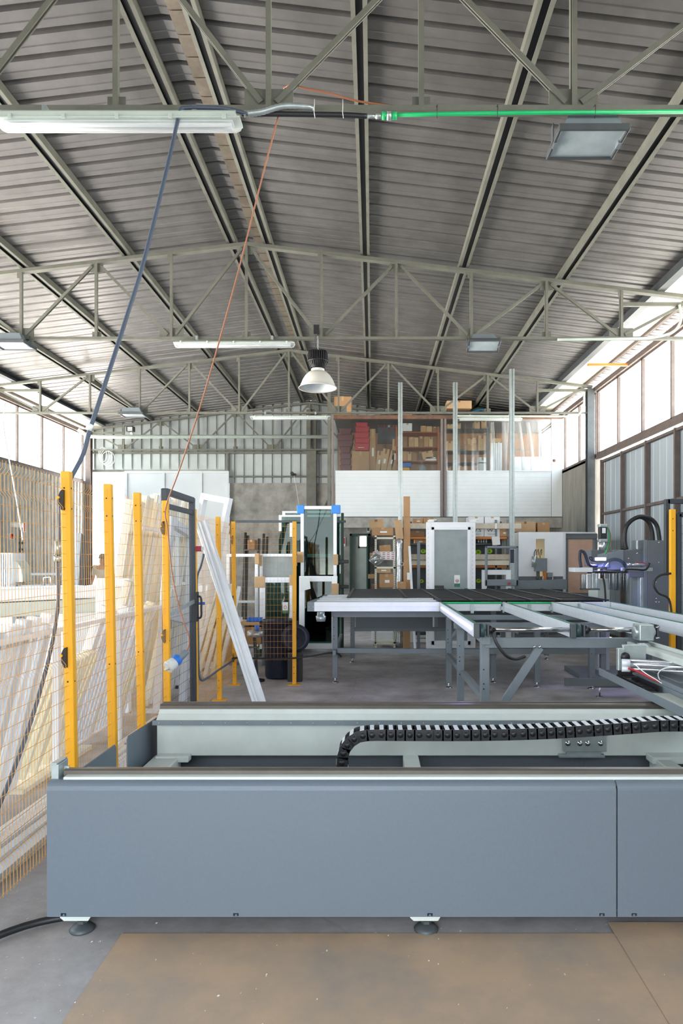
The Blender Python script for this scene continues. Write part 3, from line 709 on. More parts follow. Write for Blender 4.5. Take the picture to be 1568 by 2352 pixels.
for z, rr_ in ((.878, .010), (.852, .017), (.822, .010)): MB().cyl((1.69, 4.55, z), (2.5, 4.35, z-.012), rr_, 14).build('cylinder_rod', M['alu_bright'], g)
MB().cyl((1.665, 4.56, .86), (1.715, 4.545, .86), .026, 16).build('cylinder_head', M['alu'], g); MB().cyl((1.665, 4.56, .82), (1.715, 4.545, .82), .02, 16).build('cylinder_head', M['alu'], g)
MB().tube(crv([P(1443, 1535, 4.5), P(1465, 1543, 4.5), P(1500, 1560, 4.45), P(1530, 1571, 4.4), P(1568, 1573, 4.4), P(1600, 1570, 4.4)]), .008, 8).build('air_hose', M['red'], g)
MB().tube(crv([P(1455, 1524, 4.5), P(1480, 1545, 4.45), P(1505, 1560, 4.42), P(1530, 1574, 4.38), P(1568, 1577, 4.38)]), .0035, 6).build('air_hose', M['white'], g)
MB().tube(crv([P(1568, 1533, 4.3), P(1530, 1534, 4.35), P(1512, 1545, 4.4), P(1514, 1560, 4.42), P(1528, 1572, 4.4)]), .0035, 6).build('air_hose', M['white'], g)
m = MB()
for k in range(10): y = 4.75-k*.04; z = .712+(.03*(3-k) if k < 3 else 0); m.box(1.72, 1.82, y, y+.022, z, z+.006)
m.box(1.715, 1.72, 4.35, 4.8, .705, .745).box(1.82, 1.825, 4.35, 4.8, .705, .745).box(1.72, 1.82, 4.78, 4.79, .72, .80)
m.build('cable_chain', M['black'], g)
MB().box(2.5, 2.95, 7.66, 7.76, .11, .22).build('foot_block', M['mach_dark'], t, .003)
MB().lathe([(0, 0), (.04, 0), (.04, .006), (.01, .012), (.009, .115)], (2.56, 7.7, 0), 16).build('levelling_foot', M['steel'], t)
for y in (4.3, 5.1): MB().box(2.12, 2.2, y, y+.08, .0, .885).build('leg', M['frame_grey'], g)
MB().box(1.925, 2.12, 4.3, 5.15, .70, .78).build('cross_bar', M['frame_grey'], g)
MB().box(2.15, 2.95, 7.6, 7.66, .14, .22).build('foot_rail', M['mach_dark'], t)
MB().box(2.16, 2.2, 4.60, 4.64, .885, 1.13).build('sensor_plate', M['galv'], g, .003)
# ================================================================ yellow safety fence
FH = 2.02
def fx(y): return -1.597-.022*(y-3.65)
def LEAN(y): return -.038 if y < 5 else -.018
def shear(mb, y0, k):
    mb.v = [(v[0]+k*v[2]/FH, v[1], v[2]) for v in mb.v]; return mb
def post(x, y, label, clamps=(), h=FH, k=0):
    p = thing('fence_post', label, 'fence post')
    shear(MB().box(x-.024, x+.024, y-.022, y+.022, .008, h), 0, k).build('post_tube', M['yellow'], p, .003, 1)
    MB().box(x-.075, x+.075, y-.05, y+.05, 0, .008).build('base_plate', M['yellow'], p)
    hl = MB()
    for z in (h-.09, h-.20, .9, .22, .14):
        hl.lathe([(0, -.001), (.005, -.001), (.005, 0), (0, 0)], (x-.004+k*z/FH, y-.0222, z), 8, 'Y').lathe([(0, -.001), (.005, -.001), (.005, 0), (0, 0)], (x+.0252+k*z/FH, y, z), 8, 'X')
    hl.build('bolt_hole', M['black'], p)
    for z in clamps:
        pr = []
        for i in range(13): a = math.pi*(.5+i/12); pr.append((x-.002+.026*math.cos(a)*1.0+k*z/FH, z+.055*math.sin(a)))
        c = MB().ext([(u, w) for u, w in pr], y-.045, y-.022, 'Y').build('mesh_clamp', M['black'], p, .003, 1)
        MB().cyl((x-.022+k*z/FH, y-.06, z+.012), (x-.022+k*z/FH, y-.045, z+.012), .007, 10).build('clamp_bolt', M['yellow'], c)
    return p
def wire_panel(pa, pb, z0, z1, label, m, cat='fence', off=(-1, 0), dx=.03, dz=.07, folds=True, name='wire_fence', k=0, par=None, r=.00115, ks=1.0):
    a, b = Vector((pa[0], pa[1], 0)), Vector((pb[0], pb[1], 0)); L_ = (b-a).length; d = (b-a)/L_; o = Vector((off[0], off[1], 0))*.024
    zs = [z0]
    fl = [f for f in (.30, 1.06, 1.89) if z0+.1 < f < z1-.08] if folds else []
    pts = [(z0, 0)]
    for f in fl: pts += [(f-.065, 0), (f-.035, 1), (f+.035, 1), (f+.065, 0)]
    pts += [(z1, 0)]
    def offs(z):
        for (za, oa), (zb, ob) in zip(pts[:-1], pts[1:]):
            if za <= z <= zb: return oa+(ob-oa)*(z-za)/(zb-za)
        return 0
    m1 = MB(); n = max(2, int(L_/dx))
    for i in range(n+1):
        q = a+d*(L_*i/n)
        m1.tube([q+o*w+Vector((k*z/FH, 0, z)) for z, w in pts], r, 4, False)
    z = z0+.01
    while z < z1:
        w = offs(z); m1.tube([a+o*w+Vector((k*z/FH, 0, z)), b+o*w+Vector((k*z/FH, 0, z))], r*1.25, 4, False); z += dz
    for s_ in m1.sm: pass
    ob = m1.build('wire_fence' if par is None else 'wire_mesh', m, par)
    if par is None: tag(ob, label, cat)
    return ob
PY = [3.65, 4.26, 4.82, 5.46, 6.40, 7.52, 8.45]
PL = ['tallest looking yellow fence post with two black clamps, nearest the camera', 'second yellow fence post from the camera, in front of the bright doorway', 'third yellow fence post from the camera, before the tall wrapped boards', 'yellow fence post on the hinge side of the dark gate', 'thin looking yellow post on the latch side of the dark gate, with the red switch', 'yellow fence post behind the leaning aluminium profile', 'yellow corner fence post with three black clamps']
CL = [(1.865, .91+.12), (), (), (1.80, .94), (), (), (1.79, 1.05, .34)]
for y, l, c in zip(PY, PL, CL): post(fx(y), y, l, c, k=LEAN(y))
post(-.965, 8.45, 'last yellow fence post, standing right of the round bin', ())
yy = [2.2]+PY
PN = ['yellow wire fence panel running out of the picture at the left', 'yellow wire fence panel between the two nearest posts', 'yellow wire fence panel between the second and third posts', 'yellow wire fence panel just before the dark gate', None, 'yellow wire fence panel just beyond the dark gate', 'yellow wire fence panel with the black cable tied along it, beyond the leaning profile']
for i, l in enumerate(PN):
    if l is None: continue
    y0, y1 = yy[i]+(.022 if i else 0), yy[i+1]-.022
    wire_panel((fx(y0), y0), (fx(y1), y1), .10, 1.985, l, M['yellow_wire'], k=LEAN((y0+y1)/2))
wire_panel((fx(8.45)+.03, 8.45), (-.99, 8.45), .30, 2.0, 'square yellow wire panel in front of the round bin', M['yellow_wire'], off=(0, -1), dx=.045, dz=.075)
# gate
g = thing('safety_gate', 'anthracite mesh gate in the yellow fence, hanging half open look with cross bar', 'gate')
g['label'] = 'anthracite framed mesh gate set between two yellow fence posts'
xa, xb = fx(5.5)-.02, fx(6.34)
def gb_(a, b, w=.05, h=.05, nm='gate_frame'): return MB().bar(a, b, w, h).build(nm, M['anthracite'], g, .003, 1)
kx = LEAN(6)
gb_((xa, 5.51, .05), (xa+kx, 5.51, 2.12)); gb_((xb, 6.33, .02), (xb+kx, 6.33, 2.12)); gb_((xa+kx, 5.51, 2.10), (xb+kx, 6.33, 2.10))
gb_((xa+kx, 5.53, 1.985), (xb+kx, 6.31, 1.985), .04, .04); gb_((xa, 5.53, .12), (xb, 6.31, .12), .04, .04)
wire_panel((xa, 5.54), (xb, 6.30), .12, 1.97, None, M['anthracite'], folds=False, par=g, k=kx, dz=.085)
MB().bar((xa+.01, 5.50, 1.10), (xb+.02, 6.33, 1.17), .02, .03).build('cross_bar', M['galv'], g)
hd = MB().tube(crv([(xb+.03, 6.28, 1.21), (xb+.08, 6.27, 1.2), (xb+.085, 6.27, 1.1), (xb+.08, 6.27, 1.02), (xb+.03, 6.28, 1.01)]), .01, 8).box(xb+.02, xb+.05, 6.26, 6.32, .98, 1.25).build('gate_handle', M['black'], g, 0)
MB().cyl((xb+.03, 6.38, 1.14), (xb+.09, 6.38, 1.14), .013, 12).build('lock_bolt', M['blue'], g)
# red safety switch and its cable
sw = thing('safety_switch', 'small red safety switch with a black cable on the gate post', 'switch')
MB().box(-1.65, -1.60, 6.37, 6.42, 1.625, 1.675).build('switch_body', M['red'], sw, .004)
MB().box(-1.60, -1.585, 6.38, 6.41, 1.63, 1.67).build('switch_cap', M['galv'], sw, .002)
pts = [P(468, 1272, 6.5), P(461, 1300, 6.5), P(452, 1330, 6.5), P(454, 1400, 6.5), P(455, 1480, 6.5), P(456, 1535, 6.5), P(462, 1562, 6.5), P(478, 1556, 6.7), P(500, 1540, 7.2), P(520, 1527, 7.7), P(538, 1514, 8.4)]
tag(MB().tube(crv(pts), .011, 8).build('switch_cable', M['grey_cable']), 'dark cable looping down the fence from the red switch', 'cable')
pts = [P(538, 1514, 8.42), P(545, 1511, 8.40), P(620, 1513, 8.38), P(680, 1511, 8.38), P(725, 1505, 8.4), P(755, 1500, 8.45), P(775, 1501, 8.5), P(783, 1508, 8.55)]
tag(MB().tube(crv(pts), .011, 8).build('black_cable', M['black']), 'black cable hanging from the fence to the transfer table leg', 'cable')
# blue and white industrial plug
pl = thing('power_plug', 'blue and off white industrial plug hanging on the orange cable', 'plug')
a = P(428, 1497, 5.2); b = P(378, 1540, 5.05); d = (b-a).normalized(); L_ = (b-a).length
def seg(t0, t1, r0, r1, nm, m): MB().tube([a+d*L_*t0, a+d*L_*t1], [r0, r1], 18).build(nm, M[m], pl, .002, 1)
seg(0, .36, .024, .032, 'cable_grip', 'frame_grey'); seg(.36, .56, .040, .040, 'blue_collar', 'blue'); seg(.56, .78, .042, .046, 'socket_shell', 'plug_white'); seg(.78, .86, .05, .046, 'socket_lip', 'plug_white'); seg(.86, 1.0, .02, .004, 'strain_cord', 'plug_white')
pts = [P(655, 200, 4.6), P(638, 270, 4.46), P(600, 415, 4.5), P(540, 650, 4.7), P(470, 900, 5.0), P(415, 1070, 5.2), P(381, 1165, 5.35), P(385, 1215, 5.3), P(393, 1300, 5.25), P(404, 1365, 5.2), P(422, 1430, 5.2), P(433, 1460, 5.2), P(434, 1480, 5.2), P(428, 1497, 5.2)]
tag(MB().tube(crv(pts), .0055, 8).build('orange_cable', M['orange_cable']), 'long thin orange cable hanging from the nearest truss to the gate plug', 'cable')
# right-hand post and gate
post(2.81, 6.4, 'single yellow fence post at the right edge behind the grey column', (), k=0)
g2 = thing('safety_gate', 'black gate frame at the right edge of the picture', 'gate')
for a, b in (((2.875, 6.42, .05), (2.875, 6.42, 1.98)), ((2.79, 6.47, 1.4), (2.79, 6.47, 2.12)), ((2.79, 6.47, 2.10), (3.7, 6.47, 2.10)), ((2.875, 6.42, 1.97), (3.7, 6.42, 1.97))): MB().bar(a, b, .045, .045).build('gate_frame', M['anthracite'], g2, .003, 1)
wire_panel((2.9, 6.42), (3.7, 6.42), .1, 1.95, None, M['anthracite'], folds=False, par=g2, off=(0, -1), dx=.035, dz=.08)
MB().tube(crv([(2.78, 6.36, 1.42), (2.68, 6.36, 1.40), (2.62, 6.36, 1.33), (2.66, 6.36, 1.24), (2.76, 6.36, 1.18), (2.79, 6.36, 1.0)]), .01, 8).build('switch_cable', M['black'], g2)
# ---------------------------------------------------------------- leaning aluminium profile
a = Vector((-1.655, 6.62, 1.91)); b = Vector((-.955, 6.25, 0.0)); d = (b-a).normalized(); u = Vector((0, -1, 0)); x = d.cross(u).normalized(); u2 = x.cross(d).normalized()
pr = [(-.06, 0), (-.06, .02), (-.045, .02), (-.045, .028), (-.02, .028), (-.02, .016), (.004, .016), (.004, .034), (.022, .034), (.022, .026), (.032, .026), (.032, .034), (.055, .034), (.06, .03), (.06, 0)]
n = len(pr); vs = [a+x*p+u2*q for p, q in pr]+[b+x*p+u2*q for p, q in pr]
tag(MB().add(vs, [(i, (i+1) % n, n+(i+1) % n, n+i) for i in range(n)]+[tuple(range(n))[::-1], tuple(range(n, 2*n))]).build('aluminium_profile', M['alu']), 'grooved aluminium profile leaning against the fence beyond the gate', 'profile')
# ================================================================ lamps and overhead cables
def strip(name, label, x0, x1, y, zt, w=.11, h=.13):
    t = thing(name, label, 'strip light', 'strip lights under the trusses')
    t.location = ((x0+x1)/2, y, zt-h); L = (x1-x0)/2
    zz = h
    MB().ext([(-w/2, .062), (-w/2, h-.03), (-w/2+.02, h-.012), (w/2-.02, h-.012), (w/2, h-.03), (w/2, .062)], -L+.03, L-.03, 'X').build('housing', M['lamp_body'], t, .006)
    MB().ext([(-w/2-.004, .056), (-w/2-.004, .068), (w/2+.004, .068), (w/2+.004, .056)], -L, L, 'X').build('rim', M['lamp_body'], t, .003)
    pr = [(-w/2, .058)]+[(-w/2*math.cos(a)*(1 if 1 else 1), .058-.056*math.sin(a)**.7) for a in [math.pi*k/12 for k in range(1, 12)]]+[(w/2, .058)]
    n = len(pr); vs = []
    for xx, s in ((-L, .0), (-L+.012, .75), (-L+.04, 1), (L-.04, 1), (L-.012, .75), (L, 0)):
        vs += [(xx, p*(.8+.2*s), .058-(.058-q)*max(s, .02)) for p, q in pr]
    fs = [(i*n+k, i*n+k+1, (i+1)*n+k+1, (i+1)*n+k) for i in range(5) for k in range(n-1)]
    MB().add(vs, fs, True).build('clear_cover', M['haze'], t)
    MB().box(-L+.05, L-.05, -.035, .035, .045, .055).build('gear_tray', M['white'], t)
    for s in (-.022, .022): MB().cyl((-L+.06, s, .030), (L-.06, s, .030), .0125, 12).build('tube', M['white'], t)
    for k in range(5):
        xx = -L+.1+(2*L-.2)*k/4
        MB().box(xx-.012, xx+.012, -w/2-.01, -w/2-.003, .045, .08).build('clip', M['lamp_body'], t, .002, 1)
    for xx in (-L+.3, L-.3): MB().box(xx-.015, xx+.015, -.02, .02, .11, .16).build('mount', M['galv'], t)
    return t
strip('strip_light', 'large strip light under the nearest truss at top left', PX(0, 4.45)+.01, PX(556, 4.45), 4.42, 4.45)
strip('strip_light', 'strip light under the second truss, left of the bell lamp', PX(401, 9.08), PX(677, 9.08), 9.06, 4.455, .10, .10)
strip('strip_light', 'strip light under the third truss in front of the far cladding', PX(575, 13.68), PX(759, 13.68), 13.66, 4.44, .10, .10)
strip('strip_light', 'dim strip light in front of the store room film, behind two poles', PX(1051, 15.9), PX(1201, 15.9), 16.013, 4.90, .10, .11)
# floodlights
def flood(label, x, y, z, w, d, lit=False, rot=0):
    t = thing('floodlight', label, 'floodlight', 'floodlights under the trusses'); t.location = (x, y, z); t.rotation_euler = (rot, 0, 0)
    m = MB(); a, b = w/2, d/2
    vs = [(-a, -b, 0), (a, -b, 0), (a, b, 0), (-a, b, 0), (-a*.72, -b*.8, .13), (a*.72, -b*.8, .13), (a*.72, b*.35, .13), (-a*.72, b*.35, .13)]
    m.add(vs, ((4,5,6,7), (0,1,5,4), (1,2,6,5), (2,3,7,6), (3,0,4,7)))
    m.build('reflector_housing', M['frame_grey'], t)
    m = MB(); f = .022
    m.box(-a-f, a+f, -b-f, -b, -.012, .03).box(-a-f, a+f, b, b+f, -.012, .03).box(-a-f, -a, -b, b, -.012, .03).box(a, a+f, -b, b, -.012, .03)
    m.build('front_frame', M['dark_steel'], t, .004, 1)
    MB().box(-a, a, -b, b, .004, .008).build('front_glass', M['lamp_glass'], t)
    MB().add([(-a*.97, -b*.95, .02), (a*.97, -b*.95, .02), (a*.7, b*.3, .12), (-a*.7, b*.3, .12), (-a*.97, b*.95, .02), (a*.97, b*.95, .02)], ((0,1,2,3), (3,2,5,4))).build('reflector', M['reflector'], t)
    MB().box(-.02, .02, -.02, .02, .12, .17).build('mount', M['dark_steel'], t)
    MB().cyl((-a*.5, 0, .06), (a*.5, 0, .06), .018, 12).build('lamp_tube', M['white'], t)
    for s in (-1, 1):
        MB().box(s*(a+f)-.003, s*(a+f)+.003, -.03, .03, 0, .12).build('bracket', M['dark_steel'], t)
        MB().box(s*(a+.004)-.012, s*(a+.004)+.012, -b*.2, b*.2, -.02, .034).build('latch', M['frame_grey'], t)
    return t
flood('big square floodlight under the nearest truss at top right', 1.445, 4.605, 4.355, .42, .30)
flood('small black rimmed floodlight under the second truss on the right', PX(1110, 9.03), 9.03, 4.375, .38, .20, rot=R(-22))
flood('floodlight under the second truss, cut by the left edge', PX(30, 9.1), 9.1, 4.40, .42, .32)
flood('floodlight under the third truss on the left', PX(306, 13.6), 13.6, 4.42, .44, .30)
t = thing('work_light', 'small square work light clipped on the grey roof pipe', 'floodlight')
MB().box(-6.26, -6.06, 17.35, 17.45, 4.80, 4.93).build('lamp_body', M['black'], t, .01)
for k in range(4): MB().box(-6.22, -6.10, 17.34, 17.352, 4.82+k*.025, 4.835+k*.025).build('lamp_louvre', M['white'], t)
MB().lathe([(0, -.03), (.035, -.02), (.045, 0), (.03, .02), (.02, .05)], (-6.13, 17.40, 4.76), 16).build('sensor', M['white'], t)
# bell lamp
b = thing('bell_lamp', 'bell shaped high bay lamp with black finned body and pale shade', 'pendant lamp')
bx, by = -.723, 9.05
MB().lathe([(.087, 4.075), (.088, 4.05), (.075, 4.045), (.12, 4.03), (.165, 3.985), (.20, 3.93), (.225, 3.87), (.24, 3.835), (.256, 3.822), (.256, 3.816), (.238, 3.828), (.222, 3.868), (.197, 3.928), (.162, 3.98), (.118, 4.024), (.07, 4.04)], (bx, by, 0), 48).build('shade', M['shade'], b)
MB().lathe([(.236, 3.828), (.19, 3.93), (.12, 4.015), (.05, 4.03), (.0, 4.03)], (bx, by, 0), 48).build('inner_reflector', M['reflector'], b)
MB().lathe([(0, 4.30), (.09, 4.30), (.105, 4.285), (.105, 4.16), (.075, 4.08), (.06, 4.075), (0, 4.075)], (bx, by, 0), 32).build('ballast_core', M['black'], b)
m = MB()
for k in range(28):
    a = 2*math.pi*k/28; Mx = Matrix.Translation((bx, by, 0)) @ Matrix.Rotation(a, 4, 'Z'); s = len(m.v)
    m.ext([(.09, 4.07), (.13, 4.17), (.132, 4.28), (.118, 4.31), (.095, 4.31), (.095, 4.07)], -.004, .004, 'Y').shape(Mx, s)
m.build('cooling_fin', M['black'], b)
MB().lathe([(.132, 4.165), (.138, 4.165), (.138, 4.18), (.132, 4.18)], (bx, by, 0), 32).build('clamp_band', M['black'], b)
m = MB()
for k in range(7):
    z = 4.33+k*.028
    Mx = Matrix.Translation((bx, by, z)) @ Matrix.Rotation(math.pi/2*(k % 2), 4, 'Z'); s = len(m.v)
    m.tube([(.008*math.cos(q), 0, .018*math.sin(q)) for q in [2*math.pi*j/10 for j in range(11)]], .003, 5, False).shape(Mx, s)
m.build('chain', M['galv'], b)
MB().tube(crv([(bx-.02, by, 4.32), (bx-.035, by, 4.42), (bx-.03, by-.03, 4.55), (bx-.02, by-.03, 4.62)]), .006, 6).box(bx-.05, bx+.02, by-.07, by-.03, 4.53, 4.64).build('supply_cable', M['black'], b)
# pipes and cables along the nearest truss
yc = 4.43
tag(MB().tube([P(883, 265, yc), P(1000, 262, yc), P(1200, 259, yc), P(1700, 256, yc)], .0125, 12).build('green_pipe', M['green']), 'bright green air pipe tied along the nearest truss', 'pipe')
f = thing('pipe_coupling', 'silver and green coupling between the black hose and the green pipe', 'coupling')
MB().cyl(P(840, 267, yc), P(862, 267, yc), .012, 10).cyl(P(862, 267, yc), P(876, 267, yc), .017, 6).build('hose_nipple', M['galv'], f)
MB().cyl(P(877, 266, yc), P(888, 266, yc), .024, 16).build('green_nut', M['green'], f); MB().cyl(P(888, 266, yc), P(898, 266, yc), .027, 16).build('union_ring', M['galv'], f); MB().cyl(P(898, 266, yc), P(911, 266, yc), .023, 16).build('green_nut', M['green'], f)
tag(MB().tube(crv([P(555, 262, yc), P(590, 262, yc), P(640, 262, yc), P(720, 263, yc), P(790, 264, yc), P(842, 267, yc)]), .016, 10).build('black_hose', M['black']), 'black hose along the nearest truss joining the green pipe', 'hose')
m = MB(); q = crv([P(560, 262, yc-.02), P(600, 257, yc-.03), P(650, 244, yc-.03), P(700, 245, yc-.02), P(718, 249, yc)], 10)
m.tube([p for p in q], [.018+.002*(i % 2) for i in range(len(q))], 10)
tag(m.build('flexible_conduit', M['galv']), 'ribbed grey flexible conduit over the black hose', 'conduit')
for i, px in enumerate((722, 787, 1002, 1140, 1363)):
    c = P(px, 258, yc-.0)
    tag(MB().tube([c+Vector((.0, .0, .035+.05*(i < 2))), c+Vector((.002, -.03, .03)), c+Vector((0, -.035, -.02)), c+Vector((.004, -.01, -.045))], .0022, 5).build('cable_tie', M['white'] if i < 2 else M['black']), ['white cable tie with a long tail round the black hose', 'white cable tie on the black hose nearer the green pipe', 'black tie on the green pipe nearest the coupling', 'black tie in the middle of the green pipe', 'black tie on the green pipe above the big floodlight'][i], 'cable tie')
tag(MB().tube(crv([P(652, 203, 4.6), P(672, 193, 4.52), P(700, 203, 4.5), P(760, 215, 4.5), P(820, 232, 4.5), P(895, 243, 4.5)]), .0065, 8).build('orange_cable', M['orange_cable']), 'short orange cable draped above the black hose', 'cable')
yb = 4.40
tag(MB().tube(crv([P(570, 262, yb), P(520, 250, yb), P(470, 247, yb), P(425, 248, yb), P(413, 256, yb-.02), P(405, 290, yb-.03), P(380, 400, 4.25), P(330, 600, 4.1), P(290, 730, 4.0), P(245, 870, 3.85), P(207, 985, 3.78), P(190, 1045, 3.75), P(160, 1103, 3.69)], 8), .012, 10).build('slate_cable', M['grey_cable']), 'long slate coloured cable hanging from the nearest truss to the first yellow post', 'cable')
tag(MB().cyl(P(203, 988, 3.765), P(208, 975, 3.77), .018, 12).build('tape_wrap', M['white']), 'white tape wrapped round the hanging slate cable', 'tape')
# feed hanging behind the first post
h = thing('supply_hose', 'dark hose with pale connectors hanging behind the first yellow post', 'hose')
MB().tube(crv([P(139, 1150, 3.76), P(136, 1243, 3.76), P(133, 1290, 3.76), P(134, 1360, 3.74), P(128, 1430, 3.7), P(105, 1540, 3.6), P(60, 1690, 3.4), P(0, 1845, 3.1), P(-60, 1960, 2.8)], 8), .0105, 10).build('hose', M['grey_cable'], h)
MB().cyl(P(133, 1243, 3.74), P(133, 1275, 3.74), .017, 12).cyl(P(133, 1277, 3.74), P(133, 1290, 3.74), .022, 12).build('connector', M['galv'], h)
# pipe across the far gable, conduits
tag(MB().tube([(-7.5, 17.4, 4.86), (-7.3, 17.55, 4.72), (-7.1, 17.6, 4.715), (-1.05, 17.6, 4.715)], .048, 14).build('roof_pipe', M['lamp_body']), 'thick pale grey pipe crossing in front of the far cladding', 'pipe')
tag(MB().tube(crv([P(1040, 955, 13.66), P(1200, 956, 13.66), P(1310, 956, 13.66), P(1330, 950, 13.66), P(1340, 930, 13.66), P(1341, 905, 13.66)]), .02, 10).build('conduit', M['lamp_body']), 'grey conduit along the third truss bending up at the right column', 'conduit')
tag(MB().tube(crv([P(1280, 780, 9.08), P(1440, 778, 9.08), P(1500, 775, 9.08), P(1545, 762, 9.08), P(1563, 735, 9.08), P(1560, 700, 9.08)]), .018, 10).build('conduit', M['lamp_body']), 'grey conduit along the second truss bending up at the right edge', 'conduit')
tag(MB().tube(crv([P(12, 925, 7.5), P(8, 975, 7.5), P(22, 1060, 7.4), P(38, 1150, 7.4), P(52, 1240, 7.3)]), .007, 6).build('white_cable', M['white']), 'thin white cable hanging at the left edge behind the fence', 'cable')
tag(MB().box(PX(1350, 11.9), PX(1455, 11.9), 11.88, 11.94, 4.925, 4.965).build('wooden_batten', M['shelf_orange']), 'orange brown batten wedged under the right eave', 'batten')
for i, px in enumerate((919, 1045, 1175)):
    y = (12.75, 12.75, 11.85)[i]; x = PX(px, y)
    p = thing('steel_pole', ['galvanised pole above the shelf of boxes, leftmost of three', 'galvanised pole rising behind the white balcony door', 'galvanised pole beside the white machining cabinet'][i], 'pole')
    m = MB().ext([(x-.04, y-.04), (x-.012, y-.04), (x-.012, y-.028), (x+.012, y-.028), (x+.012, y-.04), (x+.04, y-.04), (x+.04, y+.04), (x-.04, y+.04)], 0, 4.85, 'Z'); m.build('pole_tube', M['galv'], p)
    MB().box(x-.08, x+.08, y-.08, y+.08, 0, .01).build('base_plate', M['galv'], p)
# ================================================================ text helper
def text_mesh(s, size, name, m, parent, loc, rot=(R(90), 0, 0), ext=.001, sx=1, align='CENTER'):
    c = bpy.data.curves.new(name, 'FONT'); c.body = s; c.size = size; c.extrude = ext; c.align_x = align; c.align_y = 'CENTER'; c.resolution_u = 2
    to = bpy.data.objects.new('tmp', c); COL.objects.link(to)
    dg = bpy.context.evaluated_depsgraph_get(); me = bpy.data.meshes.new_from_object(to.evaluated_get(dg))
    bpy.data.objects.remove(to); bpy.data.curves.remove(c)
    Mx = Matrix.Translation(loc) @ Euler(rot).to_matrix().to_4x4() @ Matrix.Diagonal((sx, 1, 1, 1)); me.transform(Mx)
    me.name = name; me.materials.clear(); me.materials.append(m)
    o = bpy.data.objects.new(name, me); COL.objects.link(o)
    if parent: o.parent = parent
    return o
# ================================================================ boxes
def cbox(label, px0, px1, py0, py1, D, dep=.3, m='card', group=None, rz=0, ry=0, tape=True, lab=False, flaps=False, name='cardboard_box', cat='box', bev=.004):
    x0, x1 = PX(px0, D), PX(px1, D); z0, z1 = PZ(py1, D), PZ(py0, D)
    w, h = abs(x1-x0), abs(z1-z0)
    t = thing(name, label, cat, group); t.location = ((x0+x1)/2, D+dep/2, z0); t.rotation_euler = (0, ry, rz)
    MB().box(-w/2, w/2, -dep/2, dep/2, 0, h).build('carton', M[m], t, min(bev, h*.1), 1)
    if tape: MB().box(-w/2-.001, w/2+.001, -.025, .025, h, h+.001).box(-.025, .025, -dep/2-.001, -dep/2, h*.78, h).build('packing_tape', M['card2'] if m != 'card2' else M['card3'], t)
    if lab: MB().box(-w*.12, w*.2, -dep/2-.002, -dep/2-.001, h*.35, h*.55).build('paper_label', M['white'], t)
    if flaps:
        for s in (-1, 1): MB().add([(s*w/2, -dep/2, h), (s*w/2, dep/2, h), (s*(w/2+w*.18), dep/2, h+w*.16), (s*(w/2+w*.18), -dep/2, h+w*.16), (s*(w/2-.004), -dep/2, h), (s*(w/2-.004), dep/2, h), (s*(w/2+w*.18), dep/2, h+w*.165), (s*(w/2+w*.18), -dep/2, h+w*.165)], ((0,1,2,3), (4,5,6,7), (2,3,7,6), (1,2,6,5), (0,3,7,4))).build('flap', M[m], t)
    return t
# ================================================================ store room on the loft
YM = 16.1; ZM0, ZM1 = 2.56, PZ(1083, YM)
XA, XB_ = -.92, XR-.01
struct('wall_loft_floor', MB().box(XA, XB_, YM+.02, YB-.02, 2.44, 2.56), M['dark_steel'])
xm0, xm1 = PX(1011, YM), PX(1025, YM)
def seams(x0, x1, z0, z1, par):
    m = MB(); k = z0+.085
    while k < z1-.03: m.box(x0, x1, YM-.002, YM, k, k+.0035); k += .093
    o = m.build('panel_joint', M['galv'], par); return o
for i, (a, b) in enumerate(((PX(770, YM), xm0), (xm1, PX(1265, YM)))):
    o = MB().box(a, b, YM, YM+.05, ZM0, ZM1).build('wall_loft_%d' % (i+1), M['white_sheet']); o['kind'] = 'structure'; seams(a, b, ZM0, ZM1, o)
    MB().box(a, b, YM-.02, YM+.06, ZM1-.0, ZM1+.02).build('sill_strip', M['white_sheet'], o)
o = MB().box(PX(1266, YM), XB_, YM-.01, YM+.05, ZM0, PZ(961, YM)).build('wall_loft_3', M['white_sheet']); o['kind'] = 'structure'
MB().lathe([(0, -.03), (.03, -.03), (.035, 0), (.02, .01)], (PX(1272, YM), YM-.01, PZ(1058, YM)), 12, 'Y').build('lock_knob', M['rust'], o)
for nm, a, b, mt, lb in (('loft_post', XA-.14, XA-.06, 'green_steel', 'grey green steel post at the left end of the store room'), ('loft_post', XA-.045, XA+.01, 'taupe', 'brown steel post beside the grey green one at the store room corner')):
    tag(MB().box(a, b, YM-.03, YM+.08, 0, 5.6 if mt == 'green_steel' else 4.85).box(a, b, YM-.06, YM+.11, 0, .012).build(nm, M[mt]), lb, 'post')
tag(MB().box(xm0+.01, xm0+.05, YM-.04, YM+.08, ZM0, 4.86).box(xm0+.05, xm1-.05, YM-.01, YM+.06, ZM0, 4.86).box(xm1-.05, xm1-.01, YM-.04, YM+.08, ZM0, 4.86).build('loft_post', M['taupe']), 'brown steel post dividing the two film windows of the store room', 'post')
tag(MB().box(XA, XB_, YM-.03, YM+.05, 4.86, 4.94).box(XA, XB_, YM-.05, YM+.06, 4.93, 4.945).build('loft_beam', M['rust']), 'rusty beam along the top of the store room windows', 'beam')
struct('trim_4', MB().box(XA, XB_, YM+.06, YM+2.2, 4.945, 4.965), M['dark_steel'])
struct('trim_5', MB().box(XA, XB_, YM-.01, YM+.1, 2.545, 2.56), M['dark_steel'])
struct('trim_6', MB().box(XA, XB_, YM+.0, YM+.12, 2.3, 2.54), M['render'])
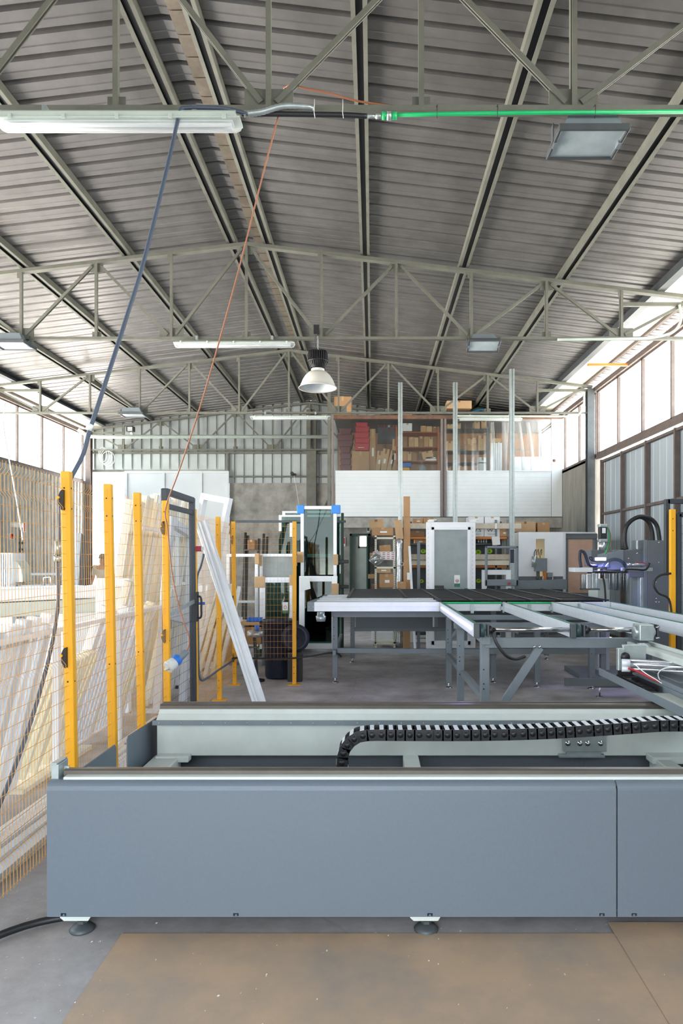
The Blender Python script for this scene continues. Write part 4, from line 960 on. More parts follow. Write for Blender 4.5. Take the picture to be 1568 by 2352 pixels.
for i, (a, b, nm) in enumerate(((PX(770, YM), xm0, 'window_9'), (xm1, PX(1152, YM), 'window_10'), (PX(1152, YM), PX(1265, YM), 'window_11'))):
    n = 60; vs = []; f = []
    for j in (0, 1):
        for k in range(n+1):
            x = a+(b-a)*k/n; w = .004*math.sin(k*.9)+.006*math.sin(k*.37+i)
            if i == 1: w += .004*math.sin(k*.61)
            vs.append((x, YM+.02+w*(1 if j else .5), ZM1+.02 if j == 0 else 4.86))
    o = MB().add(vs, [(k, k+1, n+2+k, n+1+k) for k in range(n)], True).build(nm, M['haze'] if i == 2 else M['film']); o['kind'] = 'structure'
# --- goods behind the film
DL = 16.75
struct('wall_loft_back', MB().box(XA, XB_, YM+2.25, YM+2.3, 2.56, 4.94), M['card3'])
for k, (y0, y1, w) in enumerate(((970, 980, 26), (980, 993, 32), (993, 1006, 34), (1006, 1018, 34), (1018, 1035, 34))):
    z0 = PZ(y1, DL); h = PZ(y0, DL)-z0; c = PX(831, DL); hw = w/2*DL/1568
    t = thing('plastic_crate', 'red plastic crate in the tall stack behind the film, %s' % ['topmost of the five', 'second from the top', 'middle of the five', 'second from the bottom', 'bottom one on a cardboard box'][k], 'crate', 'red crates in the store room')
    t.location = (c+.01*(k % 2), DL+.2, z0)
    MB().add([(-hw*.88, -.2, .004), (hw*.88, -.2, .004), (hw*.88, .2, .004), (-hw*.88, .2, .004), (-hw, -.22, h-.012), (hw, -.22, h-.012), (hw, .22, h-.012), (-hw, .22, h-.012)], ((0,3,2,1), (4,5,6,7), (0,1,5,4), (1,2,6,5), (2,3,7,6), (3,0,4,7))).build('crate_body', M['red'], t, .006)
    MB().box(-hw-.008, hw+.008, -.228, .228, h-.03, h-.004).build('crate_rim', M['red'], t, .004)
    if k == 4: MB().box(-.1, .05, -.222, -.218, h*.35, h*.42).build('paper_label', M['white'], t)
for k in range(7):
    y1 = 1082-k*14; w = (26, 24, 26, 24, 34, 38, 28)[k]; z0 = PZ(y1, DL); h = 14*DL/1568; hw = w/2*DL/1568
    t = thing('plastic_crate', 'dark maroon crate at the far left of the store room, %s' % ['lowest of its stack', 'second from the floor', 'third from the floor', 'fourth from the floor', 'wider one above the fourth', 'widest one near the top', 'topmost of its stack'][k], 'crate', 'maroon crates in the store room')
    t.location = (PX(793, DL), DL+.2, z0)
    MB().add([(-hw*.85, -.2, .003), (hw*.85, -.2, .003), (hw*.85, .2, .003), (-hw*.85, .2, .003), (-hw, -.22, h-.012), (hw, -.22, h-.012), (hw, .22, h-.012), (-hw, .22, h-.012)], ((0,3,2,1), (4,5,6,7), (0,1,5,4), (1,2,6,5), (2,3,7,6), (3,0,4,7))).build('crate_body', M['maroon'], t, .006)
    MB().box(-hw-.006, hw+.006, -.226, .226, h-.028, h-.004).build('crate_rim', M['maroon'], t, .003)
cbox('large square cardboard box under the red crates', 808, 848, 1036, 1082, DL, .4)
for px0, px1, py0, py1, ry, lb in ((849, 862, 985, 1082, 0, 'tall flat carton with white bands beside the red crates'), (862, 874, 1035, 1082, R(6), 'short leaning carton with a white label, behind the film'), (871, 886, 1030, 1082, R(10), 'pale carton leaning right, in the middle of the leaning group'), (887, 899, 1033, 1082, R(14), 'narrow carton leaning steeply right, behind the film'), (898, 911, 1008, 1082, R(3), 'upright carton against the orange shelving')):
    cbox(lb, px0, px1, py0, py1, DL+.02, .12, 'card2' if ry else 'card', ry=ry, lab=True)
bn = thing('printed_board', 'grey board with red squares above the leaning cartons', 'board')
MB().box(PX(867, DL+.5), PX(911, DL+.5), DL+.5, DL+.52, PZ(1020, DL+.5), PZ(970, DL+.5)).build('panel', M['frame_grey'], bn)
for k in range(6):
    for j in range(2):
        if (k+j) % 2 == 0 or j == 0:
            x = PX(870+k*7, DL+.5); z = PZ(976+j*7, DL+.5); MB().box(x, x+.045, DL+.495, DL+.5, z-.06, z).build('printed_square', M['red'] if (k*3+j) % 4 != 1 else M['white'], bn)
cbox('pale carton with a dark top standing at the left top shelf of the store', 925, 946, 972, 990, DL, .3, 'white_card', lab=True)
sh = thing('store_shelving', 'red oxide shelving with small boxes behind the left film window', 'shelf')
for py in (992, 1026, 1058): MB().box(PX(911, DL), PX(1008, DL), DL-.02, DL+.5, PZ(py+2.2, DL), PZ(py, DL)).build('shelf_board', M['shelf_rust'], sh)
for px in (910, 1006): MB().box(PX(px-1.5, DL), PX(px+2, DL), DL-.04, DL+.0, 2.56, 4.80).build('upright', M['shelf_rust'], sh)
rows = [(992, 14, [(966, 979), (979, 992), (992, 1004)], 'top shelf'), (1026, 24, [(911, 921), (921, 935), (938, 951), (951, 961), (961, 973), (973, 984), (984, 994), (994, 1005)], 'middle shelf'), (1058, 22, [(911, 921), (921, 935), (935, 945), (945, 957)], 'third shelf')]
gi = 0
for base, hh, spans, nm in rows:
    for k, (a, b) in enumerate(spans):
        pos = {3: ['left', 'middle', 'right'], 4: ['leftmost', 'second', 'third', 'rightmost'], 8: ['leftmost', 'second', 'third', 'fourth', 'fifth', 'sixth', 'seventh', 'rightmost']}[len(spans)][k]
        cbox('small carton on the %s of the red oxide shelving, %s of its row' % (nm, pos), a+.4, b-.4, base-hh+(k*5 % 4), base, DL, .22, ['card', 'card2', 'card3'][(k+gi) % 3], 'cartons on the red oxide shelving', tape=(k % 2 == 0), bev=.002)
    gi += 1
cbox('tilted open carton on the right of the third store shelf', 972, 996, 1036, 1054, DL, .25, 'card2', ry=R(-12), flaps=True)
tag(MB().box(PX(976, DL), PX(1002, DL), DL+.0, DL+.3, PZ(1058, DL)+.002, PZ(1054, DL)).box(PX(978, DL), PX(1000, DL), DL+.0, DL+.3, PZ(1053, DL), PZ(1050, DL)).build('paper_stack', M['white']), 'white paper stack under the tilted open carton', 'paper')
t = thing('storage_bin', 'blue bin with a yellow tray at the foot of the red oxide shelving', 'bin')
MB().box(PX(916, DL), PX(944, DL), DL, DL+.3, PZ(1073, DL), PZ(1063, DL)).build('bin_body', M['blue'], t, .01); MB().box(PX(916, DL), PX(940, DL), DL-.03, DL+.3, 2.57, PZ(1074, DL)).build('tray', M['yellow'], t, .008)
tag(MB().box(PX(962, DL), PX(980, DL), DL, DL+.3, 2.565, PZ(1074, DL)).ext([(PX(962, DL), PZ(1074, DL)), (PX(980, DL), PZ(1074, DL)), (PX(971, DL), PZ(1068, DL))], DL, DL+.3, 'Y').build('tool_case', M['frame_grey']), 'grey case on the store room floor under the shelving', 'case')
s2 = thing('store_shelving', 'dark shelving with scattered boxes behind the right film window', 'shelf')
for py in (985, 1035, 1062): MB().box(PX(1025, DL), PX(1118, DL), DL-.02, DL+.5, PZ(py+2, DL), PZ(py, DL)).build('shelf_board', M['dark_steel'], s2)
MB().box(PX(1117, DL), PX(1121, DL), DL-.05, DL+.0, 2.56, 4.80).build('upright', M['frame_grey'], s2)
for a, b, c, d, lb, m_ in ((1027, 1040, 974, 985, 'small carton at the top left behind the right film window', 'card2'), (1049, 1058, 972, 985, 'pale carton on the top shelf behind the middle pole', 'card2'), (1089, 1102, 968, 985, 'tapering carton at the top right of the dark shelving', 'card2'), (1105, 1117, 966, 985, 'upright carton at the top right end of the dark shelving', 'card2'),
                        (1024, 1041, 1013, 1035, 'square carton on the dark shelving left of the middle pole', 'card2'), (1071, 1093, 1020, 1035, 'lower of two tilted cartons on the dark shelving', 'card'), (1098, 1117, 1000, 1035, 'tall carton beside the blue strip of film', 'card2'),
                        (1026, 1035, 1072, 1083, 'small carton low at the left behind the right film', 'card2'), (1052, 1073, 1070, 1082, 'rumpled carton low behind the middle pole', 'card2'), (1100, 1116, 1050, 1082, 'white printed carton low beside the hanging film', 'white_card')):
    cbox(lb, a, b, c, d, DL, .25, m_)
cbox('upper of two tilted cartons on the dark shelving', 1074, 1094, 1006, 1020, DL, .25, 'card2', ry=R(-8))
t = thing('profile_bundle', 'bundle of white wrapped profiles standing behind the film', 'bundle')
for k in range(5): x = PX(1130+k*5, DL+.2); MB().box(x-.024, x+.024, DL+.2, DL+.28, 2.57, PZ(1017, DL+.2)+.03*(k % 2)).build('wrapped_profile', M['pvc'], t, .006)
MB().box(PX(1130, DL+.2), PX(1150, DL+.2), DL+.19, DL+.2, PZ(1016, DL+.2), PZ(1007, DL+.2)).build('wrap_band', M['card2'], t)
t = thing('film_curtain', 'bluish clear film hanging in folds in the right store window', 'film')
for px, sw in ((1121, .0), (1125, .06), (1152, .03), (1160, -.05), (1186, .12), (1207, .12), (1232, .1)):
    x = PX(px, YM+.25); n = 14; vs = []
    for j in range(n+1):
        z = 4.84-(4.84-2.563)*j/n; vs += [(x+sw*math.sin(j/n*3)+.0, YM+.25, z), (x+.05+sw*math.sin(j/n*3), YM+.30, z), (x+.09+sw*math.sin(j/n*3), YM+.25, z)]
    MB().add(vs, [(3*j+q, 3*j+q+1, 3*j+q+4, 3*j+q+3) for j in range(n) for q in (0, 1)], True).build('film_fold', M['haze'], t)
tag(MB().box(PX(1182, DL), PX(1262, DL), DL+.3, DL+.5, 2.57, PZ(1045, DL)).box(PX(1182, DL), PX(1262, DL), DL+.28, DL+.3, 3.1, 3.12).build('white_cabinet', M['white_card']), 'white low cabinet blurred behind the right film window', 'cabinet')
# --- on top of the store room
D2 = 16.3
cbox('tall brown carton standing on top of the store room at its left end', 766, 807, 910, 958, 15.95+.2, .35, 'card', lab=False, bev=.01)
cbox('long carton with a white and red band on top of the store room', 1026, 1083, 920, 938, D2, .4, 'card2', rz=0)
cbox('flat carton lying on top of the store room beside the pole', 925, 946, 947, 958, D2, .3, 'card2')
t = thing('tarpaulin', 'crumpled blue green tarpaulin on top of the store room', 'tarpaulin')
m = MB(); n = 20; vs = []
for j in range(9):
    for k in range(n):
        a = 2*math.pi*k/n; rr = math.sin(math.pi*(j+.3)/9.5)*(1+.12*math.sin(3*a+j)); vs.append((PX(1103, D2)+.20*rr*math.cos(a), D2+.25+.2*rr*math.sin(a), 5.0+.0+.22*(1-math.cos(math.pi*j/8))/2*1.0))
m.add(vs, [(j*n+k, j*n+(k+1) % n, (j+1)*n+(k+1) % n, (j+1)*n+k) for j in range(8) for k in range(n)], True); m.build('folded_sheet', M['dkgreen'], t)
MB().tube([(PX(1085, D2), D2, 5.08), (PX(1120, D2), D2+.0, 5.16)], .006, 6).build('tie_cord', M['blue'], t)
tag(MB().box(PX(1025, D2), PX(1122, D2), D2-.02, D2+.5, 4.97, 4.995).box(PX(1030, D2), PX(1060, D2), D2, D2+.4, 4.965, 4.97).build('top_board', M['black']), 'dark board under the carton on top of the store room', 'board')
# small things on the walls
for lb, px0, px1, py0, py1, mm, nm in (('red and white fire notice on the wall left of the green door', 787, 793, 1234, 1255, 'red', 'wall_sign'), ('green and white exit notice by the top right of the green door', 842, 849, 1210, 1223, 'belt', 'wall_sign')):
    s = thing(nm, lb, 'sign'); y = YB-.05
    MB().box(PX(px0, y), PX(px1, y), y, y+.012, PZ(py1, y), PZ(py0, y)).build('sign_plate', M['white'], s)
    MB().box(PX(px0+1, y), PX(px1-1.2, y), y-.002, y, PZ(py0+(py1-py0)*.72, y), PZ(py0+1.5, y)).build('sign_field', M[mm], s)
t = thing('wall_camera', 'small dark camera with a hanging cable on the far cladding', 'camera')
MB().cyl((PX(672, 18.3), 18.1, PZ(1089, 18.3)), (PX(672, 18.3), 18.3, PZ(1089, 18.3)), .045, 16).build('camera_body', M['black'], t); MB().box(PX(672, 18.3)-.05, PX(672, 18.3)+.08, 18.3, 18.5, PZ(1089, 18.3)-.02, PZ(1089, 18.3)+.02).build('wall_arm', M['dark_steel'], t)
MB().tube(crv([P(675, 1093, 18.3), P(677, 1105, 18.3), P(680, 1118, 18.3), P(686, 1160, 18.3)]), .005, 5).build('camera_cable', M['white'], t)
t = thing('cable_coil', 'loose coil of white cable hanging on the far cladding at left', 'cable')
for k in range(4): MB().tube([(PX(235+k*4, 18.4)+.11*math.cos(a)*(1+.2*k), 18.42+.006*k, PZ(1044+k*3, 18.4)+.2*math.sin(a)) for a in [2*math.pi*q/24 for q in range(25)]], .008, 6).build('cable_loop', M['white'], t)
# ================================================================ racking below the store room
DR = 12.9
rk = thing('goods_rack', 'long rack with orange edged shelves behind the white balcony door', 'shelf')
for py in (1233, 1299): MB().box(PX(940, DR), PX(1166, DR), DR, DR+.6, PZ(py+5, DR), PZ(py, DR)).build('shelf_board', M['shelf_orange'], rk)
MB().box(PX(940, DR), PX(1140, DR), DR+.1, DR+.6, PZ(1251, DR), PZ(1248, DR)).build('shelf_board', M['dark_steel'], rk)
MB().box(PX(940, DR), PX(1166, DR), DR+.62, DR+.64, .1, 2.3).build('back_mesh', M['dark_steel'], rk)
for px in (938, 1000, 1137, 1164): MB().box(PX(px, DR), PX(px+4, DR), DR+.0, DR+.05, 0, 2.3).build('upright', M['frame_grey'], rk)
MB().box(PX(940, DR), PX(1166, DR), DR, DR+.6, .12, .16).build('shelf_board', M['dark_steel'], rk)
for lb, a, b, c, d, mm in (('paper wrapped plank across the top of the rack', 938, 1197, 1202, 1214.5, 'card2'), ('paper wrapped plank across the middle of the rack', 938, 1174, 1273, 1286, 'card2')):
    t = thing('wrapped_plank', lb, 'plank'); m = MB(); m.box(PX(a, DR-.2), PX(b, DR-.2), DR-.2, DR-.08, PZ(d, DR-.2), PZ(c, DR-.2)); m.build('plank', M['wrap'] if 'wrap' in M else M['card2'], t, .008)
    MB().box(PX(b-60, DR-.2), PX(b-57, DR-.2), DR-.202, DR-.078, PZ(d, DR-.2)-.001, PZ(c, DR-.2)+.001).build('tape_band', M['white'], t)
tag(MB().box(PX(940, DR-.15), PX(1172, DR-.15), DR-.15, DR-.05, PZ(1298, DR-.15), PZ(1287, DR-.15)).box(PX(940, DR-.15), PX(1172, DR-.15), DR-.155, DR-.15, PZ(1293, DR-.15), PZ(1292, DR-.15)).build('cream_board', M['cream']), 'cream board lying below the middle wrapped plank', 'board')
for k, (a, b) in enumerate(((1075, 1111), (1112, 1147.5))):
    t = cbox('white printed carton on the rack, %s of the pair right of the balcony door' % ('left' if k == 0 else 'right'), a, b, 1214, 1232.5, DR+.02, .35, 'white_card', tape=False)
    w = (b-a)*DR/1568; text_mesh('W.S', .085, 'printed_letters', M['ink'], t, (0, -.178, .115), sx=1.35)
    MB().box(-w*.3, w*.3, -.177, -.175, .045, .050).box(-w*.22, w*.22, -.177, -.175, .03, .034).build('printed_line', M['ink'], t)
    cbox('plain white carton on top of the rack, %s of two' % ('left' if k == 0 else 'right'), a+1, b, 1187, 1202, DR+.05, .35, 'white_card')
cbox('brown carton with torn labels beside the white printed cartons', 1148, 1167, 1214, 1232.5, DR+.02, .3, 'card', lab=True)
cbox('brown carton with a paper tag on the rack top, left one', 948, 971, 1191, 1202, DR, .3, 'card', lab=True, group='tagged cartons on the rack top')
cbox('brown carton with a paper tag on the rack top, right one', 972, 996, 1189, 1202, DR, .3, 'card', lab=True, group='tagged cartons on the rack top')
cbox('wide brown carton below the top plank left of the balcony door', 942, 975, 1220, 1232.5, DR, .3, 'card3')
cbox('tagged brown carton under the orange shelf left of the balcony door', 952, 978, 1239, 1248, DR+.1, .3, 'card', lab=True)
cbox('large brown carton at the back right above the white cabinet', 1182, 1230, 1198, 1222, 14.2, .4, 'card2'); cbox('second brown carton at the back right near the concrete pier', 1234, 1262, 1200, 1222, 14.2, .4, 'card')
for k in range(4):
    x = PX(1099.5+k*6, DR+.1); z = PZ(1248, DR+.1)
    t = thing('paint_can', 'small tin on the rack under the printed cartons, %s' % ['leftmost of four', 'second of four from the left', 'third of four from the left', 'rightmost of four'][k], 'can', 'tins on the rack'); t.location = (x, DR+.14, z)
    MB().lathe([(0, 0), (.019, 0), (.019, .07), (0, .07)], (0, 0, 0), 14).build('can_body', M['galv'], t); MB().lathe([(0, .07), (.0195, .07), (.0195, .076), (0, .076)], (0, 0, 0), 14).build('lid', M['white'], t)
cbox('grey opened carton flap hanging over the orange shelf edge', 1131, 1149, 1232, 1252, DR-.036, .04, 'white_card', ry=R(-6), tape=False)
for k, (px, py, s) in enumerate(((972, 1266, 5), (1098, 1268, 6), (1124, 1266, 6), (1099, 1334, 5), (970, 1290, 4), (968, 1335, 4))):
    t = thing('hose_reel', 'lime green coil in the rack, %s' % ['left of the balcony door, above the middle plank', 'right of the balcony door, above the middle plank', 'behind the grey screen frame', 'right of the balcony door, just above the table', 'left of the balcony door, below the middle plank', 'left of the balcony door, just above the table'][k], 'coil', 'lime green coils in the rack')
    rr = s*DR/1568
    for j in range(3): MB().tube([(PX(px, DR+.3)+rr*(1-.25*j)*math.cos(a), DR+.3+.01*j, PZ(py, DR+.3)+rr*.8*(1-.25*j)*math.sin(a)) for a in [2*math.pi*q/18 for q in range(19)]], .009, 6).build('coil_loop', M['lime'], t)
rk2 = thing('back_shelf', 'dark shelf behind the white cabinet carrying two brown cartons', 'shelf')
MB().box(PX(1178, 14.2), PX(1268, 14.2), 14.15, 14.65, PZ(1222, 14.2)-.03, PZ(1222, 14.2)).build('shelf_board', M['dark_steel'], rk2)
for px in (1178, 1264): MB().box(PX(px, 14.2), PX(px+4, 14.2), 14.15, 14.2, 0, PZ(1222, 14.2)-.03).build('upright', M['frame_grey'], rk2)
# white balcony door leaning in front of the rack
DW = 11.6
w0, w1, zt_ = PX(976, DW), PX(1093, DW), PZ(1199, DW)
t = thing('balcony_door', 'white framed balcony door with grey frosted glass standing behind the table', 'door')
f = .085; g_ = .05; x0, x1 = w0+.02, w1-.01
for nm, b in (('frame_side', (x0, x0+f, DW, DW+.07, .02, zt_)), ('frame_side', (x1-f, x1, DW, DW+.07, .02, zt_)), ('frame_head', (x0+f, x1-f, DW, DW+.07, zt_-f, zt_)), ('frame_foot', (x0+f, x1-f, DW, DW+.07, .02, .02+f))):
    MB().box(*b).build(nm, M['pvc'], t, .004)
for b in ((x0+f, x0+f+g_, DW-.02, DW+.05, .1, zt_-f), (x1-f-g_, x1-f, DW-.02, DW+.05, .1, zt_-f), (x0+f, x1-f, DW-.02, DW+.05, zt_-f-g_, zt_-f), (x0+f, x1-f, DW-.02, DW+.05, .1, .17)):
    MB().box(*b).build('sash', M['pvc'], t, .004)
MB().box(x0+f+g_, x1-f-g_, DW+.01, DW+.03, .17, zt_-f-g_).build('frosted_pane', M['frost'], t)
m = MB()
for k in range(26):
    z = .3+k*.07; m.box(x0+.03, x0+.033, DW-.001, DW, z, z+.03).box(x1-.05, x1-.047, DW-.001, DW, z+.02, z+.05)
m.build('printed_film_marks', M['frame_grey'], t)
xs = PX(1049.5, DW)
st = MB().box(xs-.048, xs+.048, DW+.006, DW+.009, PZ(1348, DW), PZ(1321, DW)).build('paper_sticker', M['white'], t)
MB().box(xs-.048, xs+.048, DW+.004, DW+.006, PZ(1348, DW), PZ(1340, DW)).build('sticker_band', M['belt'], st)
MB().lathe([(.022, -.002), (.029, -.002), (.029, 0), (.022, 0)], (xs, DW+.004, PZ(1334, DW)), 18, 'Y').lathe([(0, -.002), (.010, -.002), (.010, 0)], (xs, DW+.004, PZ(1334, DW)), 12, 'Y').build('sticker_ring', M['red'], st)
for px in (983, 1080): tag(MB().box(PX(px, DW), PX(px+13, DW), DW-.01, DW+.09, zt_, zt_+.03).box(PX(px+2, DW), PX(px+20, DW), DW+.02, DW+.1, zt_+.03, zt_+.045).build('foam_scrap', M['white']), 'white foam scrap on the %s top corner of the balcony door' % ('left' if px < 1000 else 'right'), 'foam')
# boltless shelving with cartons
DS = 12.0
t = thing('metal_shelving', 'narrow white slotted angle shelving crammed with cartons', 'shelf')
xa, xb = PX(860, DS), PX(908, DS)
for x in (xa, xb):
    for y in (DS, DS+.4):
        s_ = -1 if x == xb else 1
        u = MB().box(x, x+s_*.035, y, y+.003, 0, 1.97).box(x, x+s_*.003, y, y+.035, 0, 1.97).build('upright', M['cream'], t)
        m = MB()
        for k in range(60): m.box(x+s_*.012, x+s_*.022, y-.001, y, .03+k*.032, .045+k*.032)
        m.build('slot', M['black'], u)
for z in (1.94, 1.42, .85, .4, .1): MB().box(xa, xb, DS, DS+.4, z-.03, z).build('shelf_tray', M['cream'], t)
cbox('upright opened carton at the very top of the slotted shelving', 850, 882, 1193, 1216, DS+.1, .25, 'card2', ry=R(-8))
cbox('long flat carton on top of the slotted shelving', 854, 903, 1212, 1230, DS+.0, .35, 'card', lab=True)
cbox('small carton with a green label on the upper shelf', 872, 898, 1252, 1267, DS+.05, .3, 'card', ry=R(-5)); 
t = cbox('flat white carton with red print, upper shelf of the slotted shelving', 856, 908, 1267, 1286, DS-.01, .35, 'white_card', tape=False)
for j in range(4):
    m = MB()
    for k in range(5): m.box(-.19+k*.08, -.145+k*.08, -.177, -.175, .018+j*.033, .030+j*.033)
    m.build('red_print', M['red'], t)
cbox('big square carton with two labels on the lower shelf', 871, 904, 1318, 1349.5, DS-.01, .33, 'card', lab=True)
cbox('flat opened carton above the big square carton', 862, 897, 1303, 1316, DS+.02, .3, 'card2', lab=True)
cbox('carton poking out left of the slotted shelving', 845, 866, 1319, 1329, DS+.1, .2, 'card'); cbox('small carton low at the left of the slotted shelving', 853, 869, 1342, 1353, DS+.06, .25, 'card3')
cbox('torn carton low between shelving and silver roll', 912, 932, 1336, 1356, DS-.1, .2, 'card'); cbox('carton stack edge beside the plastic bag', 849, 857, 1270, 1288, DS+.1, .3, 'card')
t = thing('plastic_bag', 'crumpled grey plastic bag spilling from the upper shelf', 'bag'); m = MB(); n = 18; vs = []
rb = random.Random(5)
for j in range(9):
    for k in range(n):
        a = 2*math.pi*k/n; rr = math.sin(math.pi*(j+.2)/8.4)*(1+rb.uniform(-.16, .16)); vs.append((PX(864, DS)+.12*rr*math.cos(a), DS-.02+.09*rr*math.sin(a), 1.435+.22*j/8))
m.add(vs, [(j*n+k, j*n+(k+1) % n, (j+1)*n+(k+1) % n, (j+1)*n+k) for j in range(8) for k in range(n)], False); m.build('bag_film', M['foil'], t); MB().cyl((PX(864, DS), DS-.02, 1.65), (PX(864, DS)+.02, DS-.02, 1.72), .012, 8).build('bag_neck', M['foil'], t)
# leaning long goods
t = thing('long_carton', 'very tall narrow brown carton standing beside the silver roll', 'box')
MB().bar((PX(934, DS-.1), DS-.1, .0), (PX(935, DS-.1), DS+.1, 2.66), .115, .10, up=(0, 1, 0)).build('carton', M['card'], t, .004); MB().box(PX(936, DS)-.02, PX(936, DS)+.03, DS-.19, DS-.155, 1.2, 1.32).build('paper_label', M['white'], t)
MB().box(PX(928, DS), PX(943, DS), DS-.01, DS+.0, 2.3, 2.303).build('fold_line', M['card3'], t)
t = thing('wrapped_roll', 'silver foil wrapped roll with a brown paper head', 'roll')
m = MB(); pts = [(PX(917, DS), DS+.02, z) for z in [k*.12 for k in range(17)]]; m.tube(pts, [.062+.006*math.sin(k*2.1) for k in range(17)], 16); m.build('foil_wrap', M['foil'], t)
MB().bar((PX(918, DS), DS+.02, 1.9), (PX(913, DS), DS+.04, 2.24), .13, .12, up=(0, 1, 0)).build('paper_head', M['card2'], t, .01)
MB().tube([(PX(922, DS)+.03*math.cos(a), DS-.06, 1.47+.03*math.sin(a)) for a in [2*math.pi*q/14 for q in range(15)]], .004, 5).build('tape_loop', M['white'], t)
tag(MB().bar((PX(952, 11.8), 11.7, 0), (PX(941, 11.8), 11.95, 1.78), .04, .05).bar((PX(952, 11.8)+.0, 11.67, 0), (PX(941, 11.8), 11.92, 1.78), .02, .01).build('white_strip', M['pvc']), 'thin white strip leaning beside the very tall carton', 'profile')
tag(MB().box(PX(958, 11.9), PX(964.5, 11.9), 11.9, 11.95, 0, PZ(1245, 11.9)).box(PX(957, 11.9), PX(965, 11.9), 11.89, 11.96, PZ(1247, 11.9), PZ(1245, 11.9)).build('grey_post', M['frame_grey']), 'upright grey tube left of the white balcony door', 'post')
# ================================================================ goods behind the fence on the left
rh = random.Random(11)
# white machine table
t = thing('white_worktable', 'long white machine table with thick lid behind the fence at left', 'table')
a = Vector((-4.75, 8.0, 0)); b = Vector((-3.72, 9.25, 0)); d = (b-a).normalized(); pn = Vector((-d.y, d.x, 0))
def pq(u, v, z): return a+d*u+pn*v+Vector((0, 0, z))
L_ = (b-a).length
def slab(u0, u1, v0, v1, z0, z1, nm, m, bev=.02):
    vs = [pq(u, v, z) for z in (z0, z1) for u, v in ((u0, v0), (u1, v0), (u1, v1), (u0, v1))]
    return MB().add(vs, ((0,3,2,1), (4,5,6,7), (0,1,5,4), (1,2,6,5), (2,3,7,6), (3,0,4,7))).build(nm, M[m], t, bev)
slab(-1.5, L_, 0, .7, 1.03, 1.19, 'lid', 'pvc'); slab(-1.5, L_+.1, .02, .68, .84, 1.02, 'apron', 'mach_white', .01); slab(-1.3, -.1, .05, .65, .1, .84, 'cabinet', 'pvc', .01); slab(L_-.45, L_, .05, .65, .0, .84, 'cabinet', 'pvc', .01)
slab(.2, .5, .03, .6, .45, .7, 'motor_box', 'mach_dark', .01)
# machines against the left wall
t = thing('grey_saw', 'grey workshop machine with a domed guard against the left wall', 'machine')
MB().box(PX(-20, 10.5), PX(28, 10.5), 10.5, 10.9, 0, PZ(1270, 10.5)).build('column_body', M['alu'], t, .01)
m = MB(); 
for k in range(5): m.box(PX(2+k*5, 10.5), PX(4+k*5, 10.5), 10.47, 10.5, 1.0, PZ(1272, 10.5))
m.build('profile_rib', M['alu_bright'], t)
m = MB().ext([(PX(28, 10.6), 1.2)]+[(PX(28, 10.6)+.16*math.sin(q), PZ(1330, 10.6)+.30*math.cos(q)) for q in [math.pi/2*k/8 for k in range(9)]]+[(PX(52, 10.6), 1.2)], 10.6, 10.9, 'Y'); m.build('domed_guard', M['mach_white'], t, .01)
MB().box(PX(28, 10.6), PX(140, 10.6), 10.6, 11.1, 1.08, 1.16).box(PX(60, 10.6), PX(140, 10.6), 10.7, 10.75, 1.30, 1.34).build('bench_top', M['frame_grey'], t, .004)
MB().box(PX(30, 10.6), PX(138, 10.6), 10.65, 11.05, .0, 1.08).build('bench_body', M['mach_dark'], t, .01)
MB().tube([P(101, 1345, 10.5), P(101, 1327, 10.5), P(117, 1325, 10.5), P(117, 1345, 10.5)], .014, 8).build('handle', M['steel'], t)
t = thing('hose_tap', 'dark valves and a hose on the left wall above the bench', 'valve'); MB().tube(crv([(XL+.04, 14.9, PZ(py, 14.9)) for py in (1160, 1215, 1260, 1290)]), .012, 6).build('drop_pipe', M['black'], t)
for py in (1245, 1260, 1275): MB().box(XL+.03, XL+.12, 14.85, 14.95, PZ(py+5, 15), PZ(py, 15)).build('valve_body', M['red'] if py == 1275 else M['dark_steel'], t, .01)
tag(MB().cyl(P(14, 1205, 14.6), P(49, 1205, 14.6), .06, 16).lathe([(0, -.01), (.065, -.01), (.065, .01), (0, .01)], P(49, 1205, 14.6), 16, 'X').build('wall_heater', M['white']), 'white tube shaped heater on the left ribbed wall', 'heater')
for lb, px0, px1, py0, py1, mm in (('white notice with red text lines on the left wall, above the valves', 52, 59, 1200, 1222, 'red'), ('no entry style notice with a pink field on the left wall', 16, 32, 1225, 1238, 'red'), ('yellow notice at the left edge above the grey machine', -4, 8, 1258, 1268, 'yellow')):
    s = thing('wall_sign', lb, 'sign'); y = 14.5
    MB().box(PX(px0, y), PX(px1, y), y, y+.01, PZ(py1, y), PZ(py0, y)).build('sign_plate', M['white'], s); MB().box(PX(px0+(px1-px0)*.45, y), PX(px1-1, y), y-.003, y, PZ(py1-1, y), PZ(py0+1, y)).build('sign_field', M[mm], s)
# grey board rack leaning near the bright doorway
t = thing('board_stack', 'stack of grey boards leaning right on an orange trestle before the bright doorway', 'stack')
for k in range(5):
    MB().bar((PX(176+k*4.5, 12.5), 12.5-.05*k, .95), (PX(163+k*4, 12.5), 12.9-.05*k, PZ(1228, 12.5)), .035, .2, up=(0, 1, 0)).build('grey_board', M['frame_grey'], t, .003)
MB().box(PX(150, 12.4), PX(204, 12.4), 12.35, 12.42, .95, 1.02).box(PX(160, 12.4), PX(163, 12.4), 12.35, 12.42, 0, .95).box(PX(197, 12.4), PX(200, 12.4), 12.35, 12.42, 0, .95).build('trestle', M['shelf_orange'], t, .004)
